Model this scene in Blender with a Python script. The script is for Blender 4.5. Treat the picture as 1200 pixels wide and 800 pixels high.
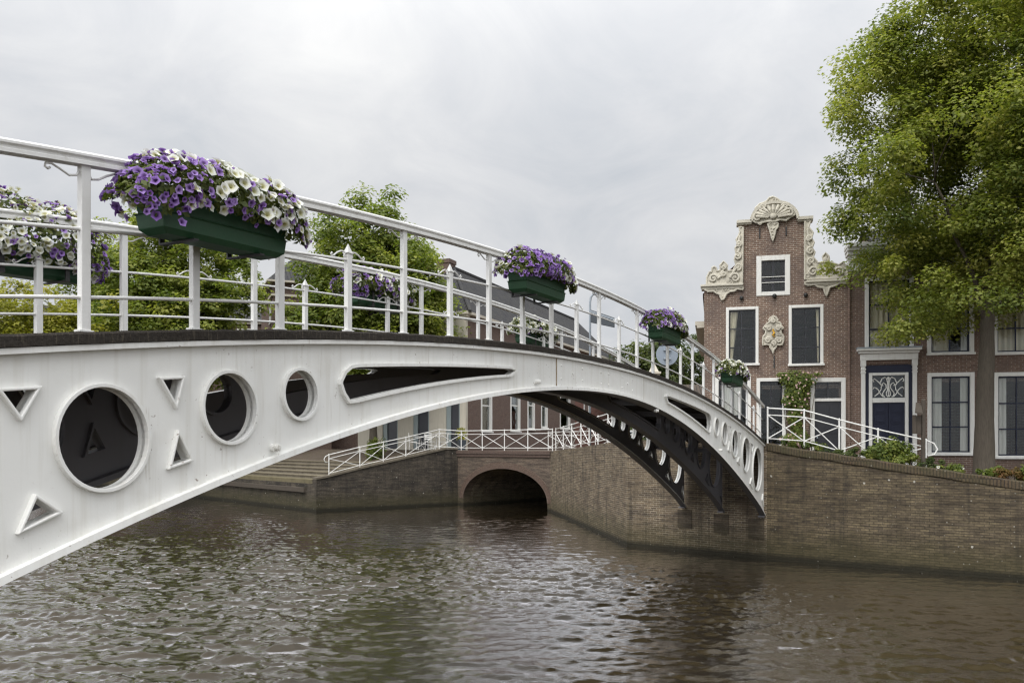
import bpy, bmesh, math, random
import numpy as np
from mathutils import Vector, Matrix, noise as mnoise

random.seed(7)
rng = np.random.default_rng(11)
R = math.radians
scene = bpy.context.scene
for o in list(bpy.data.objects):
    bpy.data.objects.remove(o)
COL = scene.collection

# ------------------------------------------------------------------ camera
EYE = 3.2                                    # metres above the water
cd = bpy.data.cameras.new('camera')
cam = bpy.data.objects.new('camera', cd)
COL.objects.link(cam)
cam.location = (0, 0, EYE)
cam.rotation_euler = (R(90), 0, 0)
cd.sensor_width = 36.0
cd.lens = 30.0
cd.shift_y = (522 - 400) / 1200.0
cd.clip_start = 0.05
cd.clip_end = 3000
scene.camera = cam

# ------------------------------------------------------------------ world: overcast sky
SUN_EL, SUN_AZ = 52.0, 205.0                  # degrees; azimuth clockwise from +Y (behind the camera, a little left)
world = bpy.data.worlds.new('World')
scene.world = world
world.use_nodes = True
nt = world.node_tree
nt.nodes.clear()
def wn(t, **k):
    n = nt.nodes.new(t)
    for a, b in k.items():
        setattr(n, a, b)
    return n
L = nt.links.new
out = wn('ShaderNodeOutputWorld')
sky = wn('ShaderNodeTexSky', sky_type='NISHITA')
sky.sun_disc = False
sky.sun_elevation = R(SUN_EL)
sky.sun_rotation = R(SUN_AZ)
bg1 = wn('ShaderNodeBackground')
bg1.inputs[1].default_value = 0.09
L(sky.outputs[0], bg1.inputs[0])
tc = wn('ShaderNodeTexCoord')
sep = wn('ShaderNodeSeparateXYZ')
L(tc.outputs['Generated'], sep.inputs[0])
def wmath(op, a, b=None, clamp=False):
    n = wn('ShaderNodeMath', operation=op)
    n.use_clamp = clamp
    for i, v in enumerate((a, b)):
        if v is None:
            continue
        if isinstance(v, (int, float)):
            n.inputs[i].default_value = v
        else:
            L(v, n.inputs[i])
    return n.outputs[0]
zz = wmath('MAXIMUM', sep.outputs[2], 0.0)
den = wmath('ADD', zz, 0.32)
cx = wmath('DIVIDE', sep.outputs[0], den)
cy = wmath('DIVIDE', sep.outputs[1], den)
comb = wn('ShaderNodeCombineXYZ')
L(cx, comb.inputs[0]); L(cy, comb.inputs[1])
n1 = wn('ShaderNodeTexNoise')
n1.inputs['Scale'].default_value = 1.15
n1.inputs['Detail'].default_value = 7
n1.inputs['Roughness'].default_value = 0.52
n1.inputs['Distortion'].default_value = 0.35
mp = wn('ShaderNodeMapping')
mp.inputs['Location'].default_value = (3.4, 1.7, 0)
L(comb.outputs[0], mp.inputs[0]); L(mp.outputs[0], n1.inputs['Vector'])
ramp = wn('ShaderNodeValToRGB')
e = ramp.color_ramp.elements
e[0].position = 0.34; e[0].color = (0.54, 0.57, 0.61, 1)
e[1].position = 0.66; e[1].color = (0.82, 0.82, 0.815, 1)
m_ = e.new(0.48); m_.color = (0.66, 0.672, 0.695, 1)
n2 = wn('ShaderNodeTexNoise')
n2.inputs['Scale'].default_value = 3.6
n2.inputs['Detail'].default_value = 8
n2.inputs['Roughness'].default_value = 0.6
n2.inputs['Distortion'].default_value = 0.8
L(mp.outputs[0], n2.inputs['Vector'])
L(wmath('ADD', wmath('MULTIPLY', n1.outputs[0], 0.66), wmath('MULTIPLY', n2.outputs[0], 0.34)), ramp.inputs[0])
# brighter overhead and on the sun's side of the cloud deck
sx, sy = math.sin(R(SUN_AZ)), math.cos(R(SUN_AZ))
sd = wmath('ADD', wmath('MULTIPLY', sep.outputs[0], sx), wmath('MULTIPLY', sep.outputs[1], sy))
back = wmath('MAXIMUM', sd, 0.0)
z2 = wmath('MULTIPLY', wmath('MULTIPLY', zz, zz), zz)
lum = wmath('ADD', wmath('ADD', 1.0, wmath('MULTIPLY', z2, 3.6)), wmath('MULTIPLY', back, 1.5))
bg2 = wn('ShaderNodeBackground')
L(ramp.outputs[0], bg2.inputs[0]); L(lum, bg2.inputs[1])
mixs = wn('ShaderNodeMixShader')
mixs.inputs[0].default_value = 0.96
L(bg1.outputs[0], mixs.inputs[1]); L(bg2.outputs[0], mixs.inputs[2])
L(mixs.outputs[0], out.inputs[0])

# ------------------------------------------------------------------ sun, weak and soft behind the cloud
sl = bpy.data.lights.new('sun', 'SUN')
sl.energy = 1.5
sl.angle = R(22)
sl.color = (1.0, 0.96, 0.9)
so = bpy.data.objects.new('sun', sl)
COL.objects.link(so)
sdir = Vector((sx * math.cos(R(SUN_EL)), sy * math.cos(R(SUN_EL)), math.sin(R(SUN_EL))))
so.rotation_euler = sdir.to_track_quat('Z', 'Y').to_euler()
so.location = sdir * 60

vs = scene.view_settings
vs.view_transform = 'Standard'
vs.look = 'None'
vs.exposure = 0.0
vs.gamma = 1.0
vs.use_curve_mapping = False
scene.render.engine = 'CYCLES'
cy_ = scene.cycles
cy_.max_bounces = 6
cy_.diffuse_bounces = 3
cy_.glossy_bounces = 3
cy_.transmission_bounces = 4
cy_.transparent_max_bounces = 8
cy_.use_denoising = True
cy_.sample_clamp_indirect = 6
cy_.caustics_reflective = False
cy_.caustics_refractive = False
cy_.filter_width = 1.3

# ------------------------------------------------------------------ helpers
def at(px, py, Y):
    return Vector(((px - 600) / 1000.0 * Y, Y, EYE + (522 - py) / 1000.0 * Y))

class MB:
    """collects shapes, then links them as ONE mesh object"""
    def __init__(self):
        self.v, self.f, self.m = [], [], []
    def add(self, vs_, fs_, mat=0, xf=None):
        b = len(self.v)
        if xf is None:
            self.v += [tuple(p) for p in vs_]
        else:
            self.v += [tuple(xf @ Vector(p)) for p in vs_]
        for i, f in enumerate(fs_):
            self.f.append([b + k for k in f])
            self.m.append(mat[i] if isinstance(mat, (list, tuple)) else mat)
        return self
    def box(self, x0, x1, y0, y1, z0, z1, mat=0, xf=None):
        v = [(x0, y0, z0), (x1, y0, z0), (x1, y1, z0), (x0, y1, z0), (x0, y0, z1), (x1, y0, z1), (x1, y1, z1), (x0, y1, z1)]
        f = [(0, 3, 2, 1), (4, 5, 6, 7), (0, 1, 5, 4), (1, 2, 6, 5), (2, 3, 7, 6), (3, 0, 4, 7)]
        return self.add(v, f, mat, xf)
    def beam(self, p, q, w, h, mat=0, up=(0, 0, 1)):
        p, q = Vector(p), Vector(q)
        d = (q - p).normalized()
        u = Vector(up)
        s = d.cross(u)
        if s.length < 1e-4:
            s = d.cross(Vector((0, 1, 0)))
        s.normalize()
        t = s.cross(d).normalized()
        vs_ = []
        for c in (p, q):
            for a, b in ((-1, -1), (1, -1), (1, 1), (-1, 1)):
                vs_.append(c + s * (a * w / 2) + t * (b * h / 2))
        return self.add(vs_, [(3, 2, 1, 0), (4, 5, 6, 7), (0, 1, 5, 4), (1, 2, 6, 5), (2, 3, 7, 6), (3, 0, 4, 7)], mat)
    def tube(self, pts, r, n=8, mat=0, closed=False):
        pts = [Vector(p) for p in pts]
        rs = r if isinstance(r, (list, tuple)) else [r] * len(pts)
        vs_, fs_ = [], []
        ref = Vector((0.123, 0.31, 0.94)).normalized()
        N = len(pts)
        prev = None
        for i, p in enumerate(pts):
            if i == 0: d = pts[1] - p
            elif i == N - 1: d = p - pts[i - 1]
            else: d = pts[i + 1] - pts[i - 1]
            d.normalize()
            if prev is None:
                a = d.cross(ref)
                if a.length < 0.05:
                    a = d.cross(Vector((1, 0, 0)))
            else:
                a = prev - d * prev.dot(d)
                if a.length < 1e-5: a = d.cross(ref)
            a.normalize(); prev = a
            b = d.cross(a)
            for k in range(n):
                t = 2 * math.pi * k / n
                vs_.append(p + (a * math.cos(t) + b * math.sin(t)) * rs[i])
        for i in range(N - 1):
            for k in range(n):
                k2 = (k + 1) % n
                fs_.append((i * n + k, i * n + k2, (i + 1) * n + k2, (i + 1) * n + k))
        fs_.append(tuple(range(n - 1, -1, -1)))
        fs_.append(tuple((N - 1) * n + k for k in range(n)))
        return self.add(vs_, fs_, mat)
    def lathe(self, prof, c=(0, 0, 0), n=16, mat=0, xf=None):
        vs_, fs_ = [], []
        for r, z in prof:
            for k in range(n):
                t = 2 * math.pi * k / n
                vs_.append((c[0] + r * math.cos(t), c[1] + r * math.sin(t), c[2] + z))
        for i in range(len(prof) - 1):
            for k in range(n):
                k2 = (k + 1) % n
                fs_.append((i * n + k, i * n + k2, (i + 1) * n + k2, (i + 1) * n + k))
        fs_.append(tuple(range(n - 1, -1, -1)))
        fs_.append(tuple((len(prof) - 1) * n + k for k in range(n)))
        return self.add(vs_, fs_, mat, xf)
    def sphere(self, c, r, n=8, m=6, mat=0, sc=(1, 1, 1)):
        vs_, fs_ = [(c[0], c[1], c[2] - r * sc[2])], []
        for i in range(1, m):
            t = math.pi * i / m
            for k in range(n):
                a = 2 * math.pi * k / n
                vs_.append((c[0] + r * sc[0] * math.sin(t) * math.cos(a), c[1] + r * sc[1] * math.sin(t) * math.sin(a), c[2] - r * sc[2] * math.cos(t)))
        vs_.append((c[0], c[1], c[2] + r * sc[2]))
        for k in range(n):
            k2 = (k + 1) % n
            fs_.append((0, 1 + k2, 1 + k))
            for i in range(m - 2):
                fs_.append((1 + i * n + k, 1 + i * n + k2, 1 + (i + 1) * n + k2, 1 + (i + 1) * n + k))
            fs_.append((len(vs_) - 1, 1 + (m - 2) * n + k, 1 + (m - 2) * n + k2))
        return self.add(vs_, fs_, mat)
    def sweep(self, prof, frames, mat=0):
        """prof: closed 2D outline (a,b); frames: list of (origin, avec, bvec)"""
        vs_, fs_ = [], []
        n = len(prof)
        for o, a, b in frames:
            for p in prof:
                vs_.append(o + a * p[0] + b * p[1])
        for i in range(len(frames) - 1):
            for k in range(n):
                k2 = (k + 1) % n
                fs_.append((i * n + k, i * n + k2, (i + 1) * n + k2, (i + 1) * n + k))
        fs_.append(tuple(range(n - 1, -1, -1)))
        fs_.append(tuple((len(frames) - 1) * n + k for k in range(n)))
        return self.add(vs_, fs_, mat)
    def build(self, name, mats, parent=None, smooth=False, bevel=0, fix=True, matrix=None):
        me = bpy.data.meshes.new(name)
        me.from_pydata(self.v, [], self.f)
        if not isinstance(mats, (list, tuple)):
            mats = [mats]
        for m in mats:
            me.materials.append(m)
        if len(mats) > 1:
            me.polygons.foreach_set('material_index', self.m)
        if fix:
            bm = bmesh.new(); bm.from_mesh(me)
            bmesh.ops.recalc_face_normals(bm, faces=bm.faces[:])
            bm.to_mesh(me); bm.free()
        if smooth:
            me.polygons.foreach_set('use_smooth', [True] * len(me.polygons))
        auto_uv(me)
        me.update()
        o = bpy.data.objects.new(name, me)
        COL.objects.link(o)
        if parent is not None:
            o.parent = parent
        if matrix is not None:
            o.matrix_world = matrix
        if bevel:
            bv = o.modifiers.new('bevel', 'BEVEL')
            bv.width = bevel; bv.segments = 2; bv.limit_method = 'ANGLE'; bv.angle_limit = R(40)
        return o

def auto_uv(me):
    uv = me.uv_layers.new(name='UVMap')
    nl = len(me.loops)
    if nl == 0: return
    co = np.empty(len(me.vertices) * 3, np.float32); me.vertices.foreach_get('co', co); co = co.reshape(-1, 3)
    li = np.empty(nl, np.int32); me.loops.foreach_get('vertex_index', li)
    npoly = len(me.polygons)
    nor = np.empty(npoly * 3, np.float32); me.polygons.foreach_get('normal', nor); nor = nor.reshape(-1, 3)
    lt = np.empty(npoly, np.int32); me.polygons.foreach_get('loop_total', lt)
    pn = np.repeat(nor, lt, axis=0)
    t = np.stack([-pn[:, 1], pn[:, 0], np.zeros(nl)], 1)
    ln = np.linalg.norm(t, axis=1)
    flat = ln < 0.2
    t[flat] = (1, 0, 0); ln[flat] = 1
    t /= ln[:, None]
    b = np.cross(pn, t)
    p = co[li]
    data = np.stack([(p * t).sum(1), (p * b).sum(1)], 1).astype(np.float32)
    uv.data.foreach_set('uv', data.ravel())

def plate(outline, holes, th):
    """flat plate in XY with holes, thickness th centred on z=0: (verts, faces)"""
    cu = bpy.data.curves.new('plate', 'CURVE')
    cu.dimensions = '2D'; cu.fill_mode = 'BOTH'; cu.extrude = th / 2
    for lp in [outline] + list(holes):
        sp = cu.splines.new('POLY')
        sp.points.add(len(lp) - 1)
        for p, q in zip(sp.points, lp):
            p.co = (q[0], q[1], 0, 1)
        sp.use_cyclic_u = True
    ob = bpy.data.objects.new('plate', cu)
    COL.objects.link(ob)
    dg = bpy.context.evaluated_depsgraph_get()
    me = bpy.data.meshes.new_from_object(ob.evaluated_get(dg))
    vs_ = [tuple(v.co) for v in me.vertices]
    fs_ = [tuple(p.vertices) for p in me.polygons]
    bpy.data.objects.remove(ob); bpy.data.curves.remove(cu); bpy.data.meshes.remove(me)
    return vs_, fs_

def wallplate(mb, outline, holes, y0, y1, mat=0):
    """plate in local XZ between depths y0 and y1"""
    v, f = plate(outline, holes, abs(y1 - y0))
    c = (y0 + y1) / 2
    mb.add([(p[0], c + p[2], p[1]) for p in v], f, mat)

def empty(name, loc=(0, 0, 0), rz=0.0, label=None, cat=None, group=None):
    o = bpy.data.objects.new(name, None)
    COL.objects.link(o)
    o.location = loc; o.rotation_euler = (0, 0, rz)
    o.empty_display_size = 0.2
    return tag(o, label, cat, group)
def tag(o, label=None, cat=None, group=None, kind=None):
    if label: o['label'] = label
    if cat: o['category'] = cat
    if group: o['group'] = group
    if kind: o['kind'] = kind
    return o
def struct(o):
    o['kind'] = 'structure'
    return o

# ------------------------------------------------------------------ materials
def mat(name):
    m = bpy.data.materials.new(name)
    m.use_nodes = True
    m.node_tree.nodes.clear()
    return m
class G:
    """tiny node-graph helper"""
    def __init__(self, name):
        self.m = mat(name); self.t = self.m.node_tree
        self.out = self.t.nodes.new('ShaderNodeOutputMaterial')
    def n(self, typ, ins=None, **k):
        nd = self.t.nodes.new(typ)
        for a, b in k.items(): setattr(nd, a, b)
        for key, v in (ins or {}).items():
            s = nd.inputs[key]
            if isinstance(v, bpy.types.NodeSocket): self.t.links.new(v, s)
            else: s.default_value = v
        return nd
    def noise(self, vec, scale, detail=4, rough=0.55, dist=0.0):
        return self.n('ShaderNodeTexNoise', {'Vector': vec, 'Scale': scale, 'Detail': detail, 'Roughness': rough, 'Distortion': dist}).outputs[0]
    def ramp(self, fac, stops):
        r = self.n('ShaderNodeValToRGB', {'Fac': fac})
        els = r.color_ramp.elements
        els[0].position = stops[0][0]; els[0].color = c4(stops[0][1])
        els[1].position = stops[-1][0]; els[1].color = c4(stops[-1][1])
        for p, c in stops[1:-1]:
            x = els.new(p); x.color = c4(c)
        return r.outputs[0]
    def mix(self, f, a, b, blend='MIX'):
        nd = self.n('ShaderNodeMix', data_type='RGBA', blend_type=blend)
        for i, v in ((0, f), (6, a), (7, b)):
            s = nd.inputs[i]
            if isinstance(v, bpy.types.NodeSocket): self.t.links.new(v, s)
            else: s.default_value = v if i == 0 else c4(v)
        return nd.outputs[2]
    def math(self, op, a, b=0.0, clamp=False):
        nd = self.n('ShaderNodeMath', operation=op); nd.use_clamp = clamp
        for i, v in enumerate((a, b)):
            if isinstance(v, bpy.types.NodeSocket): self.t.links.new(v, nd.inputs[i])
            else: nd.inputs[i].default_value = v
        return nd.outputs[0]
    def bump(self, h, strength=0.3, dist=0.01):
        return self.n('ShaderNodeBump', {'Height': h, 'Strength': strength, 'Distance': dist}).outputs[0]
    def principled(self, col, rough=0.6, normal=None, spec=0.4, **ins):
        d = {'Base Color': col if isinstance(col, bpy.types.NodeSocket) else c4(col), 'Roughness': rough, 'Specular IOR Level': spec}
        if normal is not None: d['Normal'] = normal
        d.update(ins)
        p = self.n('ShaderNodeBsdfPrincipled', d)
        self.t.links.new(p.outputs[0], self.out.inputs[0])
        return self.m
    def uv(self): return self.n('ShaderNodeUVMap').outputs[0]
    def obj(self): return self.n('ShaderNodeTexCoord').outputs['Object']
    def pos(self): return self.n('ShaderNodeNewGeometry').outputs['Position']
    def mapping(self, vec, scale=(1, 1, 1), loc=(0, 0, 0)):
        return self.n('ShaderNodeMapping', {'Vector': vec, 'Scale': scale, 'Location': loc}).outputs[0]
    def sepz(self, vec):
        return self.n('ShaderNodeSeparateXYZ', {'Vector': vec}).outputs[2]
def c4(c):
    return tuple(c) + (1.0,) if len(c) == 3 else tuple(c)

def paint(name, col, rough=0.45, dirt=(0.45, 0.42, 0.36), amt=0.35, scale=3.0, rust=0.0):
    g = G(name)
    p = g.pos()
    streak = g.noise(g.mapping(p, (5.5, 5.5, 0.35)), 2.2, 5, 0.6)
    blot = g.noise(p, scale, 5, 0.6)
    f = g.math('MULTIPLY', g.ramp(streak, [(0.5, (0, 0, 0)), (0.8, (1, 1, 1))]), amt)
    f2 = g.math('MULTIPLY', g.ramp(blot, [(0.52, (0, 0, 0)), (0.75, (1, 1, 1))]), amt * 0.5)
    c = g.mix(g.math('ADD', f, f2, True), col, dirt)
    if rust:
        # pin-prick rust, runs of grime below it, and dull algae patches
        sp = g.noise(p, 26, 2, 0.5)
        area = g.ramp(g.noise(p, 1.7, 4, 0.6), [(0.48, (0, 0, 0)), (0.62, (1, 1, 1))])
        k = g.math('MULTIPLY', g.ramp(sp, [(0.69, (0, 0, 0)), (0.74, (1, 1, 1))]), area)
        run = g.noise(g.mapping(p, (16, 16, 0.55)), 1.5, 4, 0.6)
        k2 = g.math('MULTIPLY', g.ramp(run, [(0.62, (0, 0, 0)), (0.74, (1, 1, 1))]), area)
        c = g.mix(g.math('MULTIPLY', k2, rust * 0.8), c, (0.40, 0.35, 0.27))
        c = g.mix(g.math('MULTIPLY', k, rust), c, (0.16, 0.085, 0.045))
    fine = g.noise(p, 60, 3)
    return g.principled(c, rough, g.bump(g.math('ADD', g.math('MULTIPLY', blot, 1.0), g.math('MULTIPLY', fine, 0.15)), 0.15, 0.02), 0.4)

WHITE = paint('white_bridge_paint', (0.83, 0.825, 0.79), 0.46, (0.50, 0.46, 0.37), 0.36, rust=0.75)
RAILW = paint('white_rail_paint', (0.76, 0.755, 0.73), 0.4, (0.42, 0.38, 0.31), 0.38, 9)
FRAMEW = paint('white_window_paint', (0.74, 0.735, 0.70), 0.45, (0.50, 0.47, 0.41), 0.4, 6)
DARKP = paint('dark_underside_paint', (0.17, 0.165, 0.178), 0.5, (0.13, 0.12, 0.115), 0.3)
NAVY = paint('navy_door_paint', (0.010, 0.013, 0.032), 0.65, (0.02, 0.024, 0.036), 0.2)
BLACKP = paint('black_sash_paint', (0.014, 0.015, 0.02), 0.35, (0.04, 0.04, 0.045), 0.2)
STEEL = paint('grey_steel', (0.30, 0.34, 0.38), 0.4, (0.2, 0.2, 0.2), 0.2)
SIGNBACK = paint('grey_sign_back', (0.25, 0.29, 0.34), 0.5, (0.18, 0.19, 0.2), 0.25)
SIGNDARK = paint('dark_sign_back', (0.05, 0.06, 0.07), 0.5, (0.09, 0.09, 0.1), 0.25)
GREENBOX = paint('green_trough', (0.013, 0.062, 0.024), 0.5, (0.022, 0.05, 0.022), 0.4, 12)
CREAM = paint('cream_plaster', (0.52, 0.48, 0.40), 0.7, (0.33, 0.29, 0.22), 0.45)
IRON = paint('black_iron', (0.02, 0.02, 0.02), 0.5, (0.05, 0.04, 0.03), 0.3)
GREENM = paint('pale_grey_panel', (0.24, 0.28, 0.28), 0.5, (0.2, 0.2, 0.2), 0.2)

def stone(name, a, b, sc=8, rough=0.85, bmp=0.4):
    g = G(name); p = g.pos()
    n1_ = g.noise(p, sc, 6, 0.65); n2_ = g.noise(p, sc * 0.25, 3)
    c = g.mix(n1_, a, b)
    c = g.mix(g.math('MULTIPLY', g.ramp(n2_, [(0.45, (0, 0, 0)), (0.7, (1, 1, 1))]), 0.45), c, tuple(x * 0.6 for x in b))
    return g.principled(c, rough, g.bump(n1_, bmp, 0.02), 0.25)
SAND = stone('cream_sandstone', (0.68, 0.645, 0.55), (0.50, 0.465, 0.385), 10)
CONC = stone('weathered_concrete', (0.20, 0.175, 0.135), (0.095, 0.08, 0.06), 7)
BEARING = stone('bearing_stone', (0.135, 0.115, 0.09), (0.07, 0.06, 0.048), 14)
PAVE = stone('pavement_clinker', (0.13, 0.105, 0.085), (0.08, 0.065, 0.055), 5)

def kerbmat():
    g = G('dark_weathered_kerb'); p = g.pos()
    n1_ = g.noise(p, 30, 6, 0.7); n2_ = g.noise(g.mapping(p, (30, 30, 4)), 1.6, 4, 0.7)
    c = g.mix(n1_, (0.016, 0.014, 0.012), (0.07, 0.06, 0.05))
    c = g.mix(g.ramp(n2_, [(0.55, (0, 0, 0)), (0.68, (1, 1, 1))]), c, (0.10, 0.085, 0.065))
    return g.principled(c, 0.9, g.bump(g.math('ADD', n1_, n2_), 0.9, 0.02), 0.2)
KERB = kerbmat()

def brick(name, c1, c2, mortar, w=0.22, h=0.065, ms=0.008, stain=None, green=False, specks=False, bump=0.5, varf=0.5, soot=None):
    g = G(name); uv = g.uv(); p = g.pos()
    b = g.n('ShaderNodeTexBrick', {'Vector': uv, 'Color1': c4(c1), 'Color2': c4(c2), 'Mortar': c4(mortar), 'Scale': 1.0,
            'Mortar Size': ms, 'Mortar Smooth': 0.25, 'Bias': 0.0, 'Brick Width': w, 'Row Height': h})
    b.offset = 0.5
    col = b.outputs[0]
    n1_ = g.noise(p, 1.3, 6, 0.65)
    n2_ = g.noise(p, 14, 4, 0.7)
    # single darker and paler bricks
    vx = g.n('ShaderNodeTexBrick', {'Vector': uv, 'Color1': (0, 0, 0, 1), 'Color2': (1, 1, 1, 1), 'Mortar': (0.4, 0.4, 0.4, 1), 'Scale': 1.0,
            'Mortar Size': ms * 0.5, 'Brick Width': w, 'Row Height': h}); vx.offset = 0.5
    col = g.mix(varf * 0.6, col, g.mix(1.0, col, g.mix(vx.outputs[0], (0.45, 0.42, 0.42), (1.6, 1.5, 1.4)), 'MULTIPLY'))
    col = g.mix(0.7, col, g.mix(1.0, col, g.ramp(n2_, [(0.3, (0.55, 0.55, 0.55)), (0.7, (1.4, 1.4, 1.4))]), 'MULTIPLY'))
    if stain:
        col = g.mix(g.math('MULTIPLY', g.ramp(n1_, [(0.42, (0, 0, 0)), (0.66, (1, 1, 1))]), 0.75), col, stain)
    z = g.sepz(p)
    hs_ = g.noise(g.mapping(p, (0.9, 0.9, 7.5)), 1.6, 5, 0.7)
    if green:
        col = g.mix(0.8, col, g.mix(1.0, col, g.ramp(hs_, [(0.33, (0.50, 0.50, 0.52)), (0.66, (1.75, 1.7, 1.55))]), 'MULTIPLY'))
    if soot:
        st = g.noise(g.mapping(p, (3.0, 3.0, 0.25)), 1.2, 5, 0.7)
        col = g.mix(g.math('MULTIPLY', g.ramp(st, [(0.5, (0, 0, 0)), (0.72, (1, 1, 1))]), 0.7), col, soot)
    if green:
        zz_ = g.math('ADD', z, g.math('MULTIPLY', g.math('SUBTRACT', g.noise(p, 2.2, 5, 0.7), 0.5), 0.8))
        f = g.ramp(g.math('MULTIPLY', zz_, 0.5), [(0.20, (1, 1, 1)), (0.50, (0, 0, 0))])
        col = g.mix(g.math('MULTIPLY', f, 0.58), col, (0.058, 0.052, 0.024))
        f3 = g.ramp(g.math('ADD', z, g.math('MULTIPLY', g.noise(p, 5, 3), 0.10)), [(0.16, (1, 1, 1)), (0.30, (0, 0, 0))])
        col = g.mix(g.math('MULTIPLY', f3, 0.85), col, (0.018, 0.017, 0.012))
    if specks:
        v = g.n('ShaderNodeTexVoronoi', {'Vector': p, 'Scale': 1.6, 'Randomness': 1.0}).outputs[0]
        v = g.math('ADD', v, g.math('MULTIPLY', g.noise(p, 22, 3), 0.10))
        f = g.ramp(v, [(0.085, (1, 1, 1)), (0.105, (0, 0, 0))])
        col = g.mix(g.math('MULTIPLY', f, 0.8), col, (0.55, 0.53, 0.47))
        vv = g.n('ShaderNodeTexVoronoi', {'Vector': p, 'Scale': 6.0, 'Randomness': 1.0}).outputs[0]
        f4 = g.math('MULTIPLY', g.ramp(vv, [(0.08, (1, 1, 1)), (0.13, (0, 0, 0))]), g.ramp(n1_, [(0.45, (0, 0, 0)), (0.6, (1, 1, 1))]))
        col = g.mix(g.math('MULTIPLY', f4, 0.55), col, (0.42, 0.40, 0.34))
    hgt = g.math('ADD', g.math('MULTIPLY', b.outputs[1], -1.0), g.math('MULTIPLY', n2_, 0.9))
    return g.principled(col, 0.88, g.bump(hgt, bump, 0.012), 0.22)
BRICK_GABLE = brick('brown_red_brick', (0.20, 0.128, 0.092), (0.136, 0.088, 0.067), (0.44, 0.395, 0.34), ms=0.009, stain=(0.125, 0.095, 0.085), varf=0.9)
BRICK_RIGHT = brick('dark_brown_brick', (0.19, 0.122, 0.093), (0.135, 0.09, 0.072), (0.36, 0.32, 0.28), stain=(0.145, 0.108, 0.09), varf=0.9)
BRICK_QUAY = brick('ochre_quay_brick', (0.20, 0.167, 0.11), (0.066, 0.056, 0.044), (0.068, 0.060, 0.048), stain=(0.06, 0.048, 0.035), green=True, specks=True, bump=0.8, varf=0.9, soot=(0.036, 0.031, 0.027))
BRICK_OLD = brick('grey_brown_pier_brick', (0.25, 0.205, 0.145), (0.07, 0.058, 0.048), (0.36, 0.33, 0.27), stain=(0.10, 0.078, 0.06), green=True, bump=0.9, varf=1.0, soot=(0.035, 0.031, 0.028), specks=True)
BRICK_ARCH = brick('arch_bridge_brick', (0.13, 0.10, 0.08), (0.08, 0.065, 0.056), (0.16, 0.14, 0.12), stain=(0.085, 0.07, 0.06), green=True, varf=0.8)
BRICK_RING = brick('red_arch_ring_brick', (0.135, 0.088, 0.068), (0.085, 0.06, 0.05), (0.2, 0.17, 0.14), w=0.065, h=0.3, varf=0.7)
BRICK_FAR = brick('brown_far_brick', (0.155, 0.10, 0.08), (0.11, 0.078, 0.066), (0.19, 0.16, 0.14), varf=0.5)
BRICK_REDF = brick('red_far_brick', (0.20, 0.085, 0.062), (0.15, 0.065, 0.05), (0.2, 0.15, 0.13), varf=0.5)
WALL_DARK = brick('sooty_quay_brick', (0.095, 0.083, 0.068), (0.046, 0.041, 0.036), (0.10, 0.092, 0.08), stain=(0.028, 0.026, 0.024), green=True, specks=True, bump=0.8, varf=0.9, soot=(0.024, 0.022, 0.02))
COPING = brick('soldier_course_brick', (0.135, 0.10, 0.062), (0.075, 0.058, 0.043), (0.05, 0.043, 0.035), w=0.075, h=0.4, ms=0.012, stain=(0.07, 0.065, 0.035), bump=1.0, varf=1.0, specks=True)
PAVEBR = brick('clinker_paving', (0.15, 0.115, 0.09), (0.105, 0.083, 0.068), (0.09, 0.08, 0.065), w=0.2, h=0.1, stain=(0.10, 0.085, 0.055))

def tiles(name, c1, c2):
    g = G(name); uv = g.uv(); p = g.pos()
    b = g.n('ShaderNodeTexBrick', {'Vector': uv, 'Color1': c4(c1), 'Color2': c4(c2), 'Mortar': (0.008, 0.008, 0.009, 1), 'Scale': 1.0,
            'Mortar Size': 0.018, 'Mortar Smooth': 0.6, 'Brick Width': 0.24, 'Row Height': 0.34}); b.offset = 0.0
    n1_ = g.noise(p, 3, 6, 0.7)
    col = g.mix(g.ramp(n1_, [(0.45, (0, 0, 0)), (0.75, (0.6, 0.6, 0.6))]), b.outputs[0], (0.075, 0.072, 0.05))
    w = g.n('ShaderNodeTexWave', {'Vector': uv, 'Scale': 0.468 * 1.4, 'Distortion': 0.0}, bands_direction='Y', wave_profile='SAW').outputs[1]
    w2 = g.n('ShaderNodeTexWave', {'Vector': uv, 'Scale': 1.3, 'Distortion': 0.0}, bands_direction='X', wave_profile='SIN').outputs[1]
    return g.principled(col, 0.8, g.bump(g.math('ADD', w, g.math('ADD', w2, g.math('MULTIPLY', b.outputs[1], -1.0))), 0.9, 0.05), 0.4)
TILES = tiles('dark_roof_tiles', (0.040, 0.039, 0.042), (0.026, 0.025, 0.029))
TILES_BR = tiles('brown_roof_tiles', (0.085, 0.062, 0.045), (0.06, 0.046, 0.036))
TILES_RED = tiles('red_roof_tiles', (0.17, 0.085, 0.055), (0.12, 0.065, 0.045))

def glassmat(name, tint=(0.92, 0.93, 0.92), gl=0.12):
    g = G(name)
    tr = g.n('ShaderNodeBsdfTransparent', {'Color': c4(tint)})
    gs = g.n('ShaderNodeBsdfGlossy', {'Color': (0.9, 0.93, 0.95, 1), 'Roughness': 0.03, 'Normal': g.bump(g.noise(g.pos(), 1.6, 1), 0.25, 0.03)})
    fr = g.n('ShaderNodeFresnel', {'IOR': 1.5}).outputs[0]
    mx = g.n('ShaderNodeMixShader', {0: g.math('MULTIPLY', fr, 0.42, True)})
    g.t.links.new(tr.outputs[0], mx.inputs[1]); g.t.links.new(gs.outputs[0], mx.inputs[2])
    g.t.links.new(mx.outputs[0], g.out.inputs[0])
    return g.m
GLASS = glassmat('window_glass')

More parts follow.
